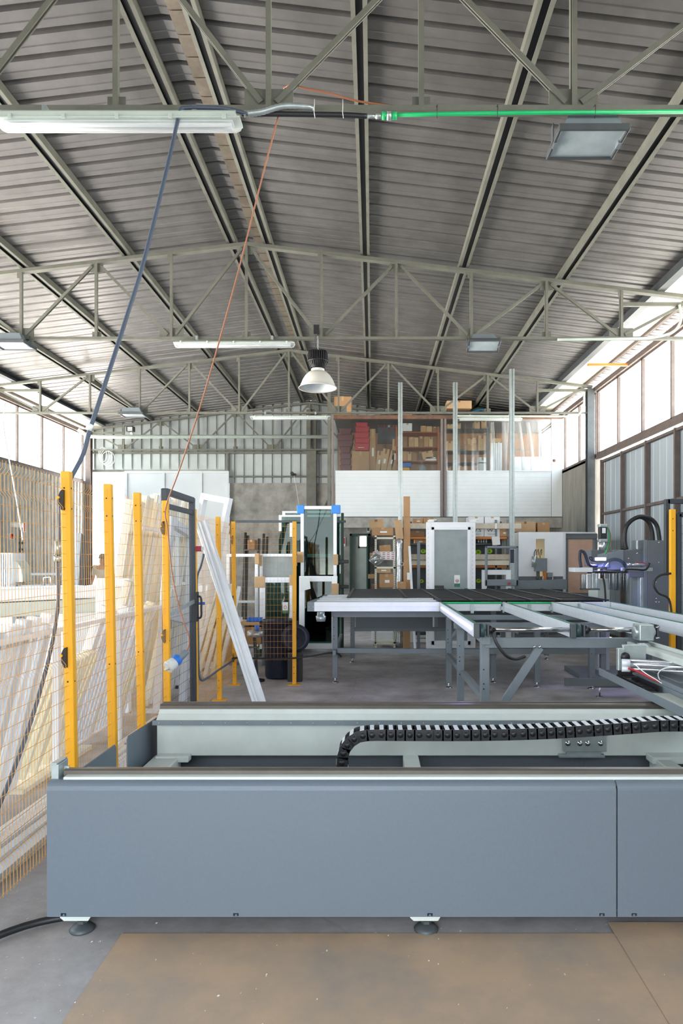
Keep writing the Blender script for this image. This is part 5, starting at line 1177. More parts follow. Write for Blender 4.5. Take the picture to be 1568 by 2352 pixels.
# leaning profiles: every board is one object
def lean(x0, y0, x1, y1, z1, w, th, m, name, label, group, z0=.03, cat='profile'):
    o = MB().bar((x0, y0, z0), (x1, y1, z1), th, w, up=(0, 1, 0)).bar((x0, y0-w*.5, z0), (x1, y1-w*.5, z1), th*.5, .006, up=(0, 1, 0)).build(name, M[m], None, .003, 1)
    return tag(o, label, cat, group)
ORD = ['nearest', 'second', 'third', 'fourth', 'fifth', 'sixth', 'seventh', 'eighth', 'ninth', 'tenth', 'eleventh', 'twelfth', 'thirteenth', 'fourteenth', 'fifteenth', 'sixteenth', 'seventeenth', 'eighteenth', 'nineteenth', 'twentieth', '21st', '22nd', '23rd', '24th', '25th', '26th', '27th', '28th', '29th', '30th', '31st', '32nd', '33rd', '34th']
CN = {'pvc': 'white', 'pvc_cream': 'cream', 'wood': 'beige'}
y = 3.35
for k in range(14):  # every third one is coloured grey in place of shaded sides
    lean(-2.42+rh.uniform(-.03, .03), y, -2.16+rh.uniform(-.02, .02), y+.06, 1.16+rh.uniform(-.03, .03), .055+rh.uniform(0, .03), .07, 'pvc' if k % 3 else 'alu', 'window_profile', '%s profile leaning behind the left fence panel, %s from the camera in its row' % ('white' if k % 3 else 'shade-grey', ORD[k]), 'white profiles leaning nearest the camera'); y += .088
y = 4.58
for k in range(11):
    lean(-2.42+rh.uniform(-.03, .03), y, -2.17, y+.05, .84+rh.uniform(-.02, .02), .045, .07, 'pvc_cream', 'window_profile', 'short cream profile behind the nearest yellow post, %s from the camera in its row' % ORD[k], 'short cream profiles', z0=.06); y += .07
y = 5.35
for k in range(20):
    c = rh.choice(['pvc', 'pvc', 'pvc_cream', 'wood', 'pvc'])
    h = rh.uniform(1.08, 1.22) if k != 9 else 1.36
    lean(-2.5, y, -2.18+rh.uniform(-.03, .02), y+.05, h, .05, .07, c if k != 9 else 'wood', 'window_profile', 'medium height %s profile beyond the short cream ones, %s from the camera' % (CN[c] if k != 9 else 'tallest beige', ORD[k]), 'medium profiles behind the fence'); y += .075
y = 6.95
for k in range(30):
    c = rh.choice(['wood', 'wood', 'pvc_cream', 'pvc'])
    h = 2.2+rh.uniform(-.07, .06)+.006*k
    lean(-2.80+rh.uniform(-.04, .04), y, -2.46+rh.uniform(-.04, .04), y+.06, h, .055, .085, c, 'wrapped_profile', 'tall wrapped %s profile standing before the dark gate, %s from the camera in its row' % (CN[c], ORD[k]), 'tall wrapped profiles'); y += .083
for k in range(8):
    lean(-2.36, 7.1+k*.12, -2.12, 7.16+k*.12, 1.25+.02*(k % 3), .05, .06, 'pvc' if k % 2 else 'pvc_cream', 'window_profile', 'low %s profile standing before the tall wrapped ones, %s from the camera' % ('white' if k % 2 else 'cream', ORD[k]), 'low profiles before the tall ones')
for lb, xx, zz, ys in (('grey low rail rack that the white and cream profiles lean against', -2.08, 1.07, (3.3, 4.5, 5.6, 6.8)), ('grey tall rail rack that the wrapped profiles lean against', -2.34, 1.85, (6.9, 8.2, 9.5))):
    t = thing('storage_rack', lb, 'rack')
    MB().box(xx-.02, xx+.02, ys[0], ys[-1], zz, zz+.03).build('rail', M['pvc'], t)
    for y in ys: MB().box(xx-.02, xx+.02, y-.02, y+.02, 0, zz).box(xx-.02, xx+.12, y-.02, y+.02, 0, .04).build('upright', M['pvc'], t)
# timber bed and profiles lying along the fence foot
tag(MB().box(-1.93, -1.78, 2.4, 6.2, .0, .045).box(-1.90, -1.86, 2.4, 6.2, .045, .06).build('floor_profile', M['alu']), 'long pale profile lying on the floor along the fence foot', 'profile')
tag(MB().box(-2.1, -1.97, 3.2, 6.6, .0, .04).box(-2.06, -2.03, 3.2, 6.6, .04, .055).build('floor_profile', M['pvc']), 'white profile lying on the floor behind the pale one', 'profile')
tag(MB().box(-2.6, -2.3, 4.5, 5.6, 0, .03).box(-2.6, -2.5, 4.5, 5.6, .03, .05).build('wooden_bearer', M['wood']), 'pale wooden bearer under the short cream profiles', 'board')
# window frames
def wframe(label, c, w, h, lean_x=0, lean_y=0, rz=0, m='pvc', th=.07, bw=.09, pane=None, mull=False, corners=False, tape=None, name='window_frame'):
    t = thing(name, label, 'window frame'); t.location = c; t.rotation_euler = (lean_x, lean_y, rz)
    for nm, b in (('frame_side', (-w/2, -w/2+bw, 0, th, 0, h)), ('frame_side', (w/2-bw, w/2, 0, th, 0, h)), ('frame_rail', (-w/2+bw, w/2-bw, 0, th, h-bw, h)), ('frame_rail', (-w/2+bw, w/2-bw, 0, th, 0, bw))):
        MB().box(*b).build(nm, M[m], t, .006)
    if mull: MB().box(-w/2+bw, w/2-bw, 0, th, h*.47, h*.47+bw*.8).build('frame_rail', M[m], t, .006)
    if pane: MB().box(-w/2+bw, w/2-bw, th*.4, th*.6, bw, h-bw).build('pane', M[pane], t)
    if corners:
        for sx_, z in corners: MB().box(sx_*w/2-bw*1.0, sx_*w/2+bw*.9 if sx_ < 0 else sx_*w/2+.02, -.012, th+.012, z, z+.18).build('cardboard_guard', M['card2'], t, .006)
    if tape:
        for sx_ in (-1, 1): MB().box(sx_*w/2-.06-.03*(sx_ > 0), sx_*w/2+.06, -.01, th+.01, h-.13, h+.015).build('blue_tape', M['tape'], t, .008)
    return t
wframe('big white window frame leaning at a tilt above the fence beyond the gate', (PX(455, 9.4), 9.2, 1.02), .62, 1.42, R(-6), R(10), R(-40), bw=.085)
wframe('white window frame with a dark slot behind the dark gate', (-2.02, 6.95, .0), .8, 1.95, 0, R(10), R(86), m='alu', mull=True)
wframe('low white frame before the tall wrapped profiles, behind the second post', (-2.62, 6.88, .0), .34, 1.36, m='pvc', bw=.08)
# shelving and planks beyond the gate
t = thing('timber_bench', 'pale bench with white planks seen through the fence beyond the gate', 'bench')
MB().box(-4.3, -2.22, 10.2, 10.9, 1.06, 1.16).build('bench_top', M['pvc'], t, .01); MB().box(-4.3, -2.3, 10.25, 10.3, .25, 1.0).build('bench_front', M['wood'], t, .01)
for x in (-4.2, -2.35): MB().box(x-.05, x+.05, 10.25, 10.85, 0, 1.06).build('leg', M['pvc'], t)
for k in range(5): lean(-2.32+k*.08, 8.7+.05*k, -2.22+k*.08, 9.75, 1.15+.05*(k % 2), .07, .05, 'pvc_cream' if k % 2 else 'pvc', 'window_profile', '%s profile leaning on the bench beyond the gate, %s from the left' % ('cream' if k % 2 else 'white', ['first', 'second', 'third', 'fourth', 'fifth'][k]), 'profiles leaning on the bench')
cbox('open cardboard box under the pale bench', 462, 500, 1450, 1520, 9.3, .4, 'card'); cbox('tall carton seen between fence posts beyond the gate', 512, 534, 1405, 1520, 9.6, .4, 'card2')
# glass and frame racks at the centre
DG = 11.4
t = thing('glass_rack', 'dark green steel rack holding large glass sheets left of the green door', 'rack')
for px in (640, 757, 783): MB().box(PX(px, DG+.6), PX(px+6, DG+.6), DG+.6, DG+.68, 0, PZ(1187 if px < 700 else 1178, DG+.6)).build('upright', M['dkgreen'], t, .004)
MB().box(PX(540, DG+.3), PX(794, DG+.3), DG+.3, DG+.36, PZ(1200, DG+.3), PZ(1195, DG+.3)).build('top_bar', M['dark_steel'], t, .004)
for py in (1290, 1348): MB().box(PX(690, DG+.3), PX(800, DG+.3), DG+.35, DG+.43, PZ(py+4, DG+.3), PZ(py-4, DG+.3)).build('padded_arm', M['black'], t, .008)
for px in (535, 600, 680, 770): MB().box(PX(px, DG), PX(px+9, DG), 10.8, DG+.7, .0, .118).build('rack_skid', M['dkgreen'], t)
MB().box(PX(535, DG+.6), PX(779, DG+.6), DG+.6, DG+.7, .0, .12).build('rack_beam', M['dkgreen'], t)
for k, (a, b, c, dd) in enumerate(((640, 782, 1187, DG+.5), (648, 760, 1178, DG+.56), (665, 778, 1200, DG+.44))):
    g_ = thing('glass_sheet', ['large green tinted glass sheet at the front of the rack', 'taller green tinted glass sheet at the back of the rack', 'green tinted glass sheet at the right of the rack'][k], 'glass sheet')
    MB().box(PX(a, dd), PX(b, dd), dd, dd+.012, .15, PZ(c, dd)).build('pane', M['green_glass'], g_); MB().box(PX(a, dd), PX(b, dd), dd-.004, dd+.016, PZ(c, dd), PZ(c, dd)+.03).box(PX(a, dd), PX(a, dd)+.05, dd-.004, dd+.016, PZ(c, dd)-.25, PZ(c, dd)).build('foam_edge', M['white'], g_)
# tall brown/white frame with blue tape
x0, x1 = PX(690, DG), PX(773, DG); w = x1-x0
wframe('tall window with blue taped corners in the middle of the rack', ((x0+x1)/2, DG, .12), w, PZ(1162, DG)-.12, m='pvc', bw=.055, pane='green_glass', tape=True, corners=((-1, PZ(1292, DG)-.12), (1, PZ(1298, DG)-.12)), name='taped_window')
t = thing('brown_frame', 'brown window frame just behind the blue taped one', 'window frame')
MB().box(x0+.055, x0+.10, DG+.095, DG+.14, .3, PZ(1165, DG)).build('frame_side', M['brown_steel'], t); MB().box(x1-.11, x1-.06, DG+.095, DG+.14, .3, PZ(1165, DG)).build('frame_side', M['brown_steel'], t)
MB().box(x0+.05, x1-.06, DG+.095, DG+.14, PZ(1168, DG)-.03, PZ(1163, DG)).build('frame_rail', M['brown_steel'], t); MB().box(x0+.1, x1-.11, DG+.095, DG+.14, PZ(1280, DG), PZ(1272, DG)).build('frame_rail', M['pvc'], t)
DF = 10.9
x0, x1 = PX(686, DF), PX(774, DF)
wframe('white window with paper and cardboard corners in front of the taped one', ((x0+x1)/2, DF, .12), x1-x0, PZ(1323, DF)-.12, R(-2), m='pvc', bw=.09, pane='green_glass', corners=((1, PZ(1366, DF)-.12),))
tag(MB().add([(x0+.02, DF-.018, PZ(1326, DF)), (x0+.17, DF-.018, PZ(1324, DF)), (x0+.19, DF-.018, PZ(1352, DF)), (x0+.04, DF-.018, PZ(1358, DF)), (x0+.02, DF-.012, PZ(1326, DF)), (x0+.17, DF-.012, PZ(1324, DF)), (x0+.19, DF-.012, PZ(1352, DF)), (x0+.04, DF-.012, PZ(1358, DF))], ((0,1,2,3), (4,5,6,7), (0,1,5,4), (1,2,6,5), (2,3,7,6), (3,0,4,7))).build('paper_sheet', M['white']), 'white paper folded over the left corner of the low white window', 'paper')
# frames seen through the square wire panel
x0, x1 = PX(596, DF), PX(676, DF)
wframe('white window with cardboard corners seen through the square wire panel', ((x0+x1)/2, DF, .12), x1-x0, PZ(1326, DF)-.12, R(-2), m='pvc', bw=.085, pane='green_glass', corners=((-1, PZ(1350, DF)-.12), (1, PZ(1345, DF)-.12)))
x0, x1 = PX(598, DG), PX(680, DG)
wframe('upper white window frame with cardboard wraps behind the square wire panel', ((x0+x1)/2, DG-.1, .12), x1-x0, PZ(1272, DG)-.12, m='pvc', bw=.05, pane='frost', corners=((-1, PZ(1300, DG)-.12), (1, PZ(1300, DG)-.12)))
x0, x1 = PX(520, DG-.2), PX(592, DG-.2)
wframe('wide white window frame left of the square wire panel centre', ((x0+x1)/2, DG-.2, .12), x1-x0, PZ(1272, DG-.2)-.12, m='pvc', bw=.05, pane='glass', mull=True, corners=((1, PZ(1296, DG-.2)-.12),))
# sticker on the glass
t = thing('paper_sticker', 'white and green sticker with a red ring on the glass behind the wire', 'sticker'); x = PX(653, DF-.1)
MB().box(x-.045, x+.045, DF+.0, DF+.002, PZ(1410, DF-.1), PZ(1384, DF-.1)).build('sticker_paper', M['white'], t); MB().box(x-.045, x+.045, DF-.003, DF+.0, PZ(1410, DF-.1), PZ(1403, DF-.1)).build('sticker_band', M['belt'], t)
MB().lathe([(.02, -.002), (.026, -.002), (.026, 0), (.02, 0)], (x, DF-.002, PZ(1396, DF-.1)), 18, 'Y').build('sticker_ring', M['red'], t)
# dark profiles and clutter against the rendered wall
for k, px in enumerate((556, 562, 588, 599, 607)): tag(MB().bar((PX(px+4, 16.5), 16.3, 0), (PX(px, 16.5), 16.9, PZ(1222+(k*7) % 18, 16.5)), .05, .05).bar((PX(px+4, 16.5)+.03, 16.3, 0), (PX(px, 16.5)+.03, 16.9, PZ(1222+(k*7) % 18, 16.5)), .01, .07).build('dark_profile', M['black']), 'black profile on the cement wall behind the square wire panel, %s from the left' % ['first', 'second', 'third', 'fourth', 'fifth'][k], 'profile', 'black profiles on the cement wall')
ws_ = thing('tall_stand', 'tall dark stand carrying the brown box by the cement wall', 'stand')
MB().box(PX(558, 15.5), PX(592, 15.5), 15.5, 15.85, PZ(1262, 15.5)-.025, PZ(1262, 15.5)).build('stand_top', M['dark_steel'], ws_)
for px in (559, 589): MB().box(PX(px, 15.5), PX(px+2.5, 15.5), 15.52, 15.82, 0, PZ(1262, 15.5)-.025).build('stand_leg', M['dark_steel'], ws_)
cbox('brown box high on a shelf behind the square wire panel', 568, 585, 1240, 1262, 15.5, .3, 'card3')
t = thing('clutter_table', 'low table with blue gloves and parts behind the leaning profile', 'table')
MB().box(PX(520, 9.9), PX(606, 9.9), 9.9, 10.4, PZ(1430, 9.9)-.04, PZ(1430, 9.9)).build('table_top', M['card2'], t, .004)
for px in (524, 600): MB().box(PX(px, 9.9), PX(px+4, 9.9), 9.95, 10.35, 0, PZ(1430, 9.9)-.04).build('leg', M['frame_grey'], t)
m = MB()
for k in range(7): m.bar((PX(565+k*5, 9.9), 10.0, PZ(1429, 9.9)), (PX(567+k*5, 9.9), 10.05, PZ(1420, 9.9)), .03, .02)
tag(m.build('blue_gloves', M['blue'], None, .004), 'blue gloves heaped on the low table', 'gloves')
cbox('brown carton under the low table', 562, 600, 1440, 1480, 9.95, .35, 'card')
tag(MB().box(PX(520, 9.9), PX(548, 9.9), 9.95, 10.2, PZ(1430, 9.9), PZ(1421, 9.9)).box(PX(524, 9.9), PX(540, 9.9), 9.95, 10.15, PZ(1421, 9.9), PZ(1418, 9.9)).build('white_tray', M['white']), 'white tray with small parts on the low table', 'tray')
# round bin with its lid
DB = 8.95; bx = PX(640, DB)
t = thing('round_bin', 'tall round dark bin behind the square wire panel', 'bin')
MB().lathe([(0, .01), (.165, .01), (.175, .03), (.20, .72), (.225, .735), (.225, .765), (.20, .765), (.195, .73), (.17, .04), (0, .03)], (bx, DB, 0), 36).build('bin_body', M['dark_blue'], t)
for s in (-1, 1): MB().box(bx+s*.22-.03, bx+s*.22+.03, DB-.05, DB+.05, .70, .745).build('handle', M['dark_blue'], t, .01)
t = thing('bin_lid', 'round dark lid leaning against the bin, right side', 'lid'); s = 0; lx_, lz = PX(676, 8.62), PZ(1467, 8.62)
Mx = Matrix.Translation((lx_, 8.66, .0)) @ Matrix.Rotation(R(-6), 4, 'X')
def lid(prof, nm, mm):
    m = MB().lathe(prof, (0, 0, lz), 40, 'Y'); m.shape(Mx); return m.build(nm, M[mm], t)
lid([(0, 0), (.12, 0), (.125, -.015), (.155, -.015), (.165, 0), (.18, .0), (.18, .03), (.17, .03), (0, .02)], 'lid_disc', 'dark_blue'); lid([(0, -.02), (.03, -.02), (.035, 0)], 'lid_knob', 'dark_blue')
# the lid stands on the floor through its own foot block
t2 = MB().box(lx_-.09, lx_+.09, 8.64, 8.76, 0, lz-.18+.004).build('lid_rest', M['black']); tag(t2, 'low dark block the bin lid stands on', 'block')
# stand with tape
t = thing('tape_stand', 'dark pole stand with a roll of grey tape on top', 'stand'); sx_ = PX(594, 8.9)-.02
MB().lathe([(0, 0), (.09, 0), (.09, .02), (.03, .035), (0, .035)], (sx_+.04, 8.70, 0), 20).build('stand_base', M['black'], t); MB().bar((sx_+.03, 8.70, .03), (sx_, 8.70, .56), .035, .035).build('pole', M['black'], t)
MB().lathe([(.04, .56), (.11, .57), (.115, .60), (.11, .64), (.04, .65), (.04, .56)], (sx_+.02, 8.70, 0), 24).build('tape_roll', M['foil'], t); MB().cyl((sx_+.03, 8.70, .65), (sx_+.03, 8.70, .71), .03, 12).build('blue_core', M['blue'], t)
# goods at floor level behind the table
cbox('flat white carton on the floor under the transfer table', 853, 911, 1452, 1475, 13.0, .3, 'white_card', tape=False); cbox('brown carton with a label on the floor under the transfer table', 919, 950, 1452, 1475, 12.9, .3, 'card', lab=True)
cbox('white slab at the foot of the low white window', 703, 722, 1470, 1488, 11.9, .15, 'white_card', tape=False); cbox('brown carton at the foot of the low white window', 733, 762, 1470, 1488, 11.9, .3, 'card')
wframe('low white frame lying on its side under the transfer table', (PX(1010, 12.6), 12.6, .02), 1.1, .26, m='pvc', bw=.06)
# worker in the bright doorway
px_, py_ = -6.80, 17.2
t = thing('person', 'person with short grey hair in a pale shirt standing in the bright doorway', 'person'); t.location = (px_, py_, 0)
def skin(verts, edges, radii, name, m, lv=2, root=0):
    me = bpy.data.meshes.new(name); me.from_pydata(verts, edges, []); o = bpy.data.objects.new(name, me); COL.objects.link(o)
    sk = o.modifiers.new('skin', 'SKIN'); sk.use_smooth_shade = True
    for i, r_ in enumerate(radii): me.skin_vertices[0].data[i].radius = (r_, r_) if not isinstance(r_, tuple) else r_
    me.skin_vertices[0].data[root].use_root = True
    ss = o.modifiers.new('sub', 'SUBSURF'); ss.levels = lv; ss.render_levels = lv
    dg = bpy.context.evaluated_depsgraph_get(); m2 = bpy.data.meshes.new_from_object(o.evaluated_get(dg)); m2.materials.clear(); m2.materials.append(m)
    for p_ in m2.polygons: p_.use_smooth = True
    o.modifiers.clear(); o.data = m2; bpy.data.meshes.remove(me); return o
V = [(0,0,.88), (0,0,1.02), (0,0,1.2), (0,0,1.33), (0,-.01,1.42), (0,-.02,1.50), (0,-.015,1.60)]
E = [(0,1), (1,2), (2,3), (3,4), (4,5), (5,6)]; RD = [(.15,.1), (.13,.09), (.155,.1), (.15,.09), (.055,.055), (.075,.085), (.07,.085)]
for s in (-1, 1):
    b = len(V); V += [(s*.09,0,.84), (s*.10,-.02,.47), (s*.11,.02,.09), (s*.12,-.10,.04)]; E += [(0,b), (b,b+1), (b+1,b+2), (b+2,b+3)]; RD += [.085, .058, .04, .035]
    b = len(V); V += [(s*.19,0,1.36), (s*.24,.03,1.08), (s*.2,-.16,.94), (s*.17,-.25,.93)]; E += [(3,b), (b,b+1), (b+1,b+2), (b+2,b+3)]; RD += [.05, .038, .028, .022]
    h_ = b+3
    for f in range(5):
        c = len(V); ox = (f-1.5)*.018 if f < 4 else -s*.035; V += [(s*.17+ox, -.29 if f < 4 else -.27, .925), (s*.17+ox*1.1, -.325 if f < 4 else -.29, .905)]; E += [(h_,c), (c,c+1)]; RD += [.009, .008]
o = skin(V, E, RD, 'body', M['skin']); o.parent = t
# clothing shells follow the body
sv = [(0,0,.93), (0,0,1.05), (0,0,1.2), (0,0,1.34), (0,0,1.40)]; se = [(0,1), (1,2), (2,3), (3,4)]; sr = [(.17,.12), (.15,.11), (.175,.12), (.165,.105), (.07,.065)]
for s in (-1, 1): b = len(sv); sv += [(s*.19,0,1.37), (s*.235,.03,1.12)]; se += [(3,b), (b,b+1)]; sr += [.066, .058]
o = skin(sv, se, sr, 'shirt', M['cloth']); o.parent = t
tv = [(0,0,.90), (0,0,.97)]; te = [(0,1)]; trr = [(.165,.115), (.15,.11)]
for s in (-1, 1): b = len(tv); tv += [(s*.09,0,.83), (s*.10,-.02,.47), (s*.11,.02,.13)]; te += [(0,b), (b,b+1), (b+1,b+2)]; trr += [.10, .075, .06]
o = skin(tv, te, trr, 'trousers', M['jeans']); o.parent = t
o = MB().lathe([(.0, .105), (.05, .095), (.082, .055), (.09, .0), (.088, -.03)], (0, .012, 1.60), 20).build('hair', M['hair'], t)
m = MB()
m.lathe([(0, -.0), (.013, .0), (.015, .02), (0, .03)], (0, -.105, 1.545), 8)
m.build('nose', M['skin'], t); MB().lathe([(0, -.002), (.007, 0), (0, .002)], (-.03, -.1, 1.59), 8, 'Y').build('eye', M['black'], t); MB().lathe([(0, -.002), (.007, 0), (0, .002)], (.03, -.1, 1.59), 8, 'Y').build('eye', M['black'], t); MB().box(-.022, .022, -.103, -.09, 1.518, 1.524).build('mouth', M['red'], t)
# ================================================================ white machining cabinet
DC = 12.2
t = thing('machining_cabinet', 'white and grey machining cabinet in front of the concrete pier', 'machine')
x0, x1 = PX(1191, DC), PX(1293, DC); z0, z1 = PZ(1350, DC), PZ(1222, DC)
xs0, xs1 = PX(1230.5, DC), PX(1250.5, DC); zs = PZ(1324, DC)
MB().box(x0, xs0, DC, DC+.03, zs, z1).box(xs0, xs1, DC, DC+.03, PZ(1238, DC), z1).box(xs1, x1, DC, DC+.03, zs, z1).build('front_panel', M['pvc'], t, .003)
MB().box(x0, x1, DC+.02, DC+.04, .2, zs).build('front_skirt', M['mach_dark'], t, .003)
MB().box(x1-.0, x1+.05, DC, DC+1.4, .2, z1).build('corner_post', M['alu'], t, .01)
MB().box(x0, x0+.04, DC+.03, DC+1.4, .2, z1-.02).box(x0, x1, DC+1.36, DC+1.4, .2, z1-.02).build('housing', M['mach_white'], t)
MB().box(x0, x1+.6, DC+.03, DC+1.4, z1-.03, z1-.0).build('roof_plate', M['alu'], t, .01)
# right wing, graphite, with copper coloured door
xr = PX(1372, DC+.1)
m = MB().box(x1+.05, xr, DC+.08, DC+.12, PZ(1238, DC), z1-.02).box(x1+.05, PX(1308, DC), DC+.08, DC+.12, .2, PZ(1238, DC)).box(PX(1365, DC), xr, DC+.08, DC+.12, .2, PZ(1238, DC)); m.build('wing_panel', M['mach_dark'], t, .02)
MB().box(PX(1308, DC), PX(1365, DC), DC+.11, DC+.13, .3, PZ(1238, DC)).build('wing_window', M['copper'], t)
MB().box(x1+.05, xr, DC+.06, DC+.08, .2, .95).build('wing_skirt', M['mach_dark'], t)
MB().ext([(PX(1158, DC-.2), PZ(1352, DC)), (PX(1158, DC-.2), PZ(1343, DC)), (PX(1190, DC-.2), PZ(1333, DC)), (PX(1300, DC-.2), PZ(1330, DC)), (PX(1300, DC-.2), PZ(1352, DC))], DC-.25, DC, 'Y').build('sloped_apron', M['frame_grey'], t, .004)
MB().box(x0, xr, DC-.1, DC+1.3, .0, .22).build('machine_base', M['mach_dark'], t, .01)
MB().box(xs0+.02, xs1-.02, DC+.5, DC+.52, PZ(1300, DC), PZ(1240, DC)).build('inner_wall', M['copper'], t)
# spindle unit with warm light in the opening
MB().box(xs0-.04, xs1-.0, DC-.18, DC+.1, PZ(1312, DC), PZ(1282, DC)).build('spindle_carriage', M['frame_grey'], t, .006); MB().cyl((xs0-.07, DC-.15, PZ(1302, DC)), (xs0-.07, DC-.15, PZ(1278, DC)), .04, 18).build('spindle_motor', M['galv'], t)
MB().cyl((xs0-.0, DC-.15, PZ(1340, DC)), (xs0, DC-.15, PZ(1312, DC)), .03, 16).build('spindle', M['dark_steel'], t)
for px in (1233, 1241, 1263): MB().cyl((PX(px, DC), DC-.16, PZ(1347, DC)), (PX(px, DC), DC-.16, PZ(1322, DC)), .011, 10).build('guide_rod', M['steel'], t)
MB().box(PX(1243, DC), PX(1251, DC), DC-.12, DC-.08, PZ(1350, DC), PZ(1305, DC)).build('lit_plate', M['shelf_orange'], t, .003); MB().box(PX(1251, DC), PX(1263, DC), DC-.18, DC-.05, PZ(1325, DC), PZ(1315, DC)).build('tool_block', M['frame_grey'], t, .004)
MB().box(PX(1213, DC), PX(1241, DC), DC-.24, DC-.08, PZ(1351, DC), PZ(1345, DC)).build('work_plate', M['wood'], t, .004)
for dx in (-.05, -.01, .05): MB().tube(crv([(xs0+dx, DC-.1, PZ(1282, DC)), (xs0+dx-.01, DC-.12, PZ(1270, DC)), (xs0+dx+.04, DC-.05, PZ(1262, DC)), (xs0+dx+.07, DC+.1, PZ(1275, DC))]), .006, 6).build('air_hose', M['black'], t)
l = bpy.data.lights.new('work_lamp', 'AREA'); l.size = .12; l.energy = 5; l.color = (1, .72, .42); lo = bpy.data.objects.new('work_lamp', l); COL.objects.link(lo); lo.location = ((xs0+xs1)/2+.05, DC+.2, PZ(1296, DC)); lo.rotation_euler = (R(60), 0, 0)
# control screen frame
DK = 11.5
t = thing('control_screen', 'grey framed open control screen left of the white cabinet', 'screen')
a, b, c, d_ = PX(1114, DK), PX(1190, DK), PZ(1346, DK), PZ(1254, DK); f = .042
MB().box(a, a+f, DK, DK+.05, c, d_).box(b-f, b, DK, DK+.05, c, d_).box(a, b, DK, DK+.05, d_-f, d_).box(a, b, DK, DK+.05, c, c+.11).build('screen_frame', M['frame_grey'], t, .012)
MB().box(PX(1173, DK), PX(1181, DK), DK+.03, DK+.06, PZ(1293, DK), PZ(1262, DK)).build('display', M['dark_blue'], t, .004)
MB().cyl((PX(1168, DK), DK-.03, PZ(1340, DK)), (PX(1168, DK), DK, PZ(1340, DK)), .022, 16).build('stop_button', M['red'], t)
MB().box(PX(1150, DK), PX(1160, DK), DK+.0, DK+.08, 0, c).build('stand_post', M['frame_grey'], t); MB().box(PX(1135, DK), PX(1175, DK), DK-.1, DK+.2, 0, .02).build('stand_base', M['frame_grey'], t)
wframe('low white frame standing behind the control screen', (PX(1140, 11.8), 11.8, .02), .50, PZ(1309, 11.8)-.02, m='pvc', bw=.085)
# ================================================================ glazing robot / drilling head on the right
DT = 8.6
t = thing('drilling_station', 'grey drilling station with black hose arches and cylinder arm', 'machine')
def bx_(px0, px1, py0, py1, dep, nm, m, D=DT, bev=.006): return MB().box(PX(px0, D), PX(px1, D), D, D+dep, PZ(py1, D), PZ(py0, D)).build(nm, M[m], t, bev)
bx_(1487, 1536, 1241, 1620, .5, 'column', 'mach_dark'); bx_(1478, 1487, 1240, 1400, .4, 'column_edge', 'frame_grey')
bx_(1408, 1481, 1263, 1316, .4, 'arm_body', 'mach_dark', DT+.05); 
MB().ext([(PX(1393, DT), PZ(1308, DT)), (PX(1393, DT), PZ(1273, DT)), (PX(1430, DT), PZ(1263, DT)), (PX(1430, DT), PZ(1308, DT))], DT-.02, DT+.36, 'Y').build('arm_nose', M['frame_grey'], t, .006)
bx_(1357, 1405, 1263, 1300, .3, 'rear_box', 'mach_dark', DT+.4)
bx_(1444, 1478, 1313, 1326, .3, 'lower_box', 'mach_dark'); bx_(1470, 1478, 1326, 1400, .1, 'slide', 'galv'); bx_(1462, 1466, 1241, 1262, .05, 'slide_guard', 'galv')
for px, py in ((1513, 1246), (1513, 1292), (1507, 1337), (1513, 1383), (1507, 1383), (1507, 1375), (1463, 1271), (1443, 1283)):
    MB().lathe([(0, -.006), (.008, -.006), (.011, 0)], (PX(px, DT), DT-.0, PZ(py, DT)), 8, 'Y').build('screw', M['steel'], t)
# motor
cx, D_ = PX(1383, DT+.2), DT+.2
MB().box(cx-.045, cx+.045, D_-.045, D_+.045, PZ(1238, D_), PZ(1211, D_)).build('servo_motor', M['black'], t, .006); MB().box(cx-.05, cx+.05, D_-.05, D_+.05, PZ(1211, D_), PZ(1204, D_)).box(cx-.05, cx+.05, D_-.05, D_+.05, PZ(1245, D_), PZ(1238, D_)).build('motor_cap', M['galv'], t, .006)
MB().cyl((cx, D_, PZ(1264, D_)), (cx, D_, PZ(1245, D_)), .048, 20).build('gear_stage', M['alu_bright'], t); MB().box(cx-.02, cx+.025, D_-.048, D_-.046, PZ(1225, D_), PZ(1213, D_)).build('paper_label', M['white'], t)
MB().tube(crv([(cx, D_-.02, PZ(1206, D_)), P(1393, 1211, D_), P(1399, 1230, D_), P(1397, 1250, D_), P(1390, 1272, D_-.1)]), .008, 8).build('green_cable', M['green'], t)
MB().tube(crv([(cx+.02, D_-.02, PZ(1206, D_)), P(1396, 1213, D_), P(1402, 1232, D_), P(1399, 1254, D_), P(1391, 1275, D_-.1)]), .006, 8).build('orange_cable', M['orange_cable'], t)
# hose arches
for k, (pa, dd) in enumerate((([(1437, 1262), (1434, 1240), (1437, 1212), (1452, 1194), (1472, 1186), (1494, 1192), (1508, 1208), (1513, 1232), (1514, 1244)], DT+.1), ([(1432, 1262), (1432, 1232), (1440, 1205), (1455, 1192), (1472, 1188), (1488, 1198), (1496, 1216), (1499, 1238), (1499, 1244)], DT+.28))):
    h = crv([P(px, py, dd) for px, py in pa], 8); m = MB().tube(h, .026, 12); m.build('protective_hose', M['black'], t)
    MB().cyl(h[-3], h[-1], .034, 12).cyl(h[0], h[2], .032, 12).build('hose_gland', M['black'], t)
# violet lamp
bx_(1368, 1392, 1280, 1288, .05, 'lamp_housing', 'alu', DT-.1, .004)
MB().box(PX(1366, DT-.12), PX(1391, DT-.12), DT-.125, DT-.12, PZ(1285.5, DT-.12), PZ(1281.5, DT-.12)).build('lamp_strip', M['led'], t)
bx_(1370, 1398, 1288, 1303, .2, 'head_block', 'frame_grey', DT-.05)
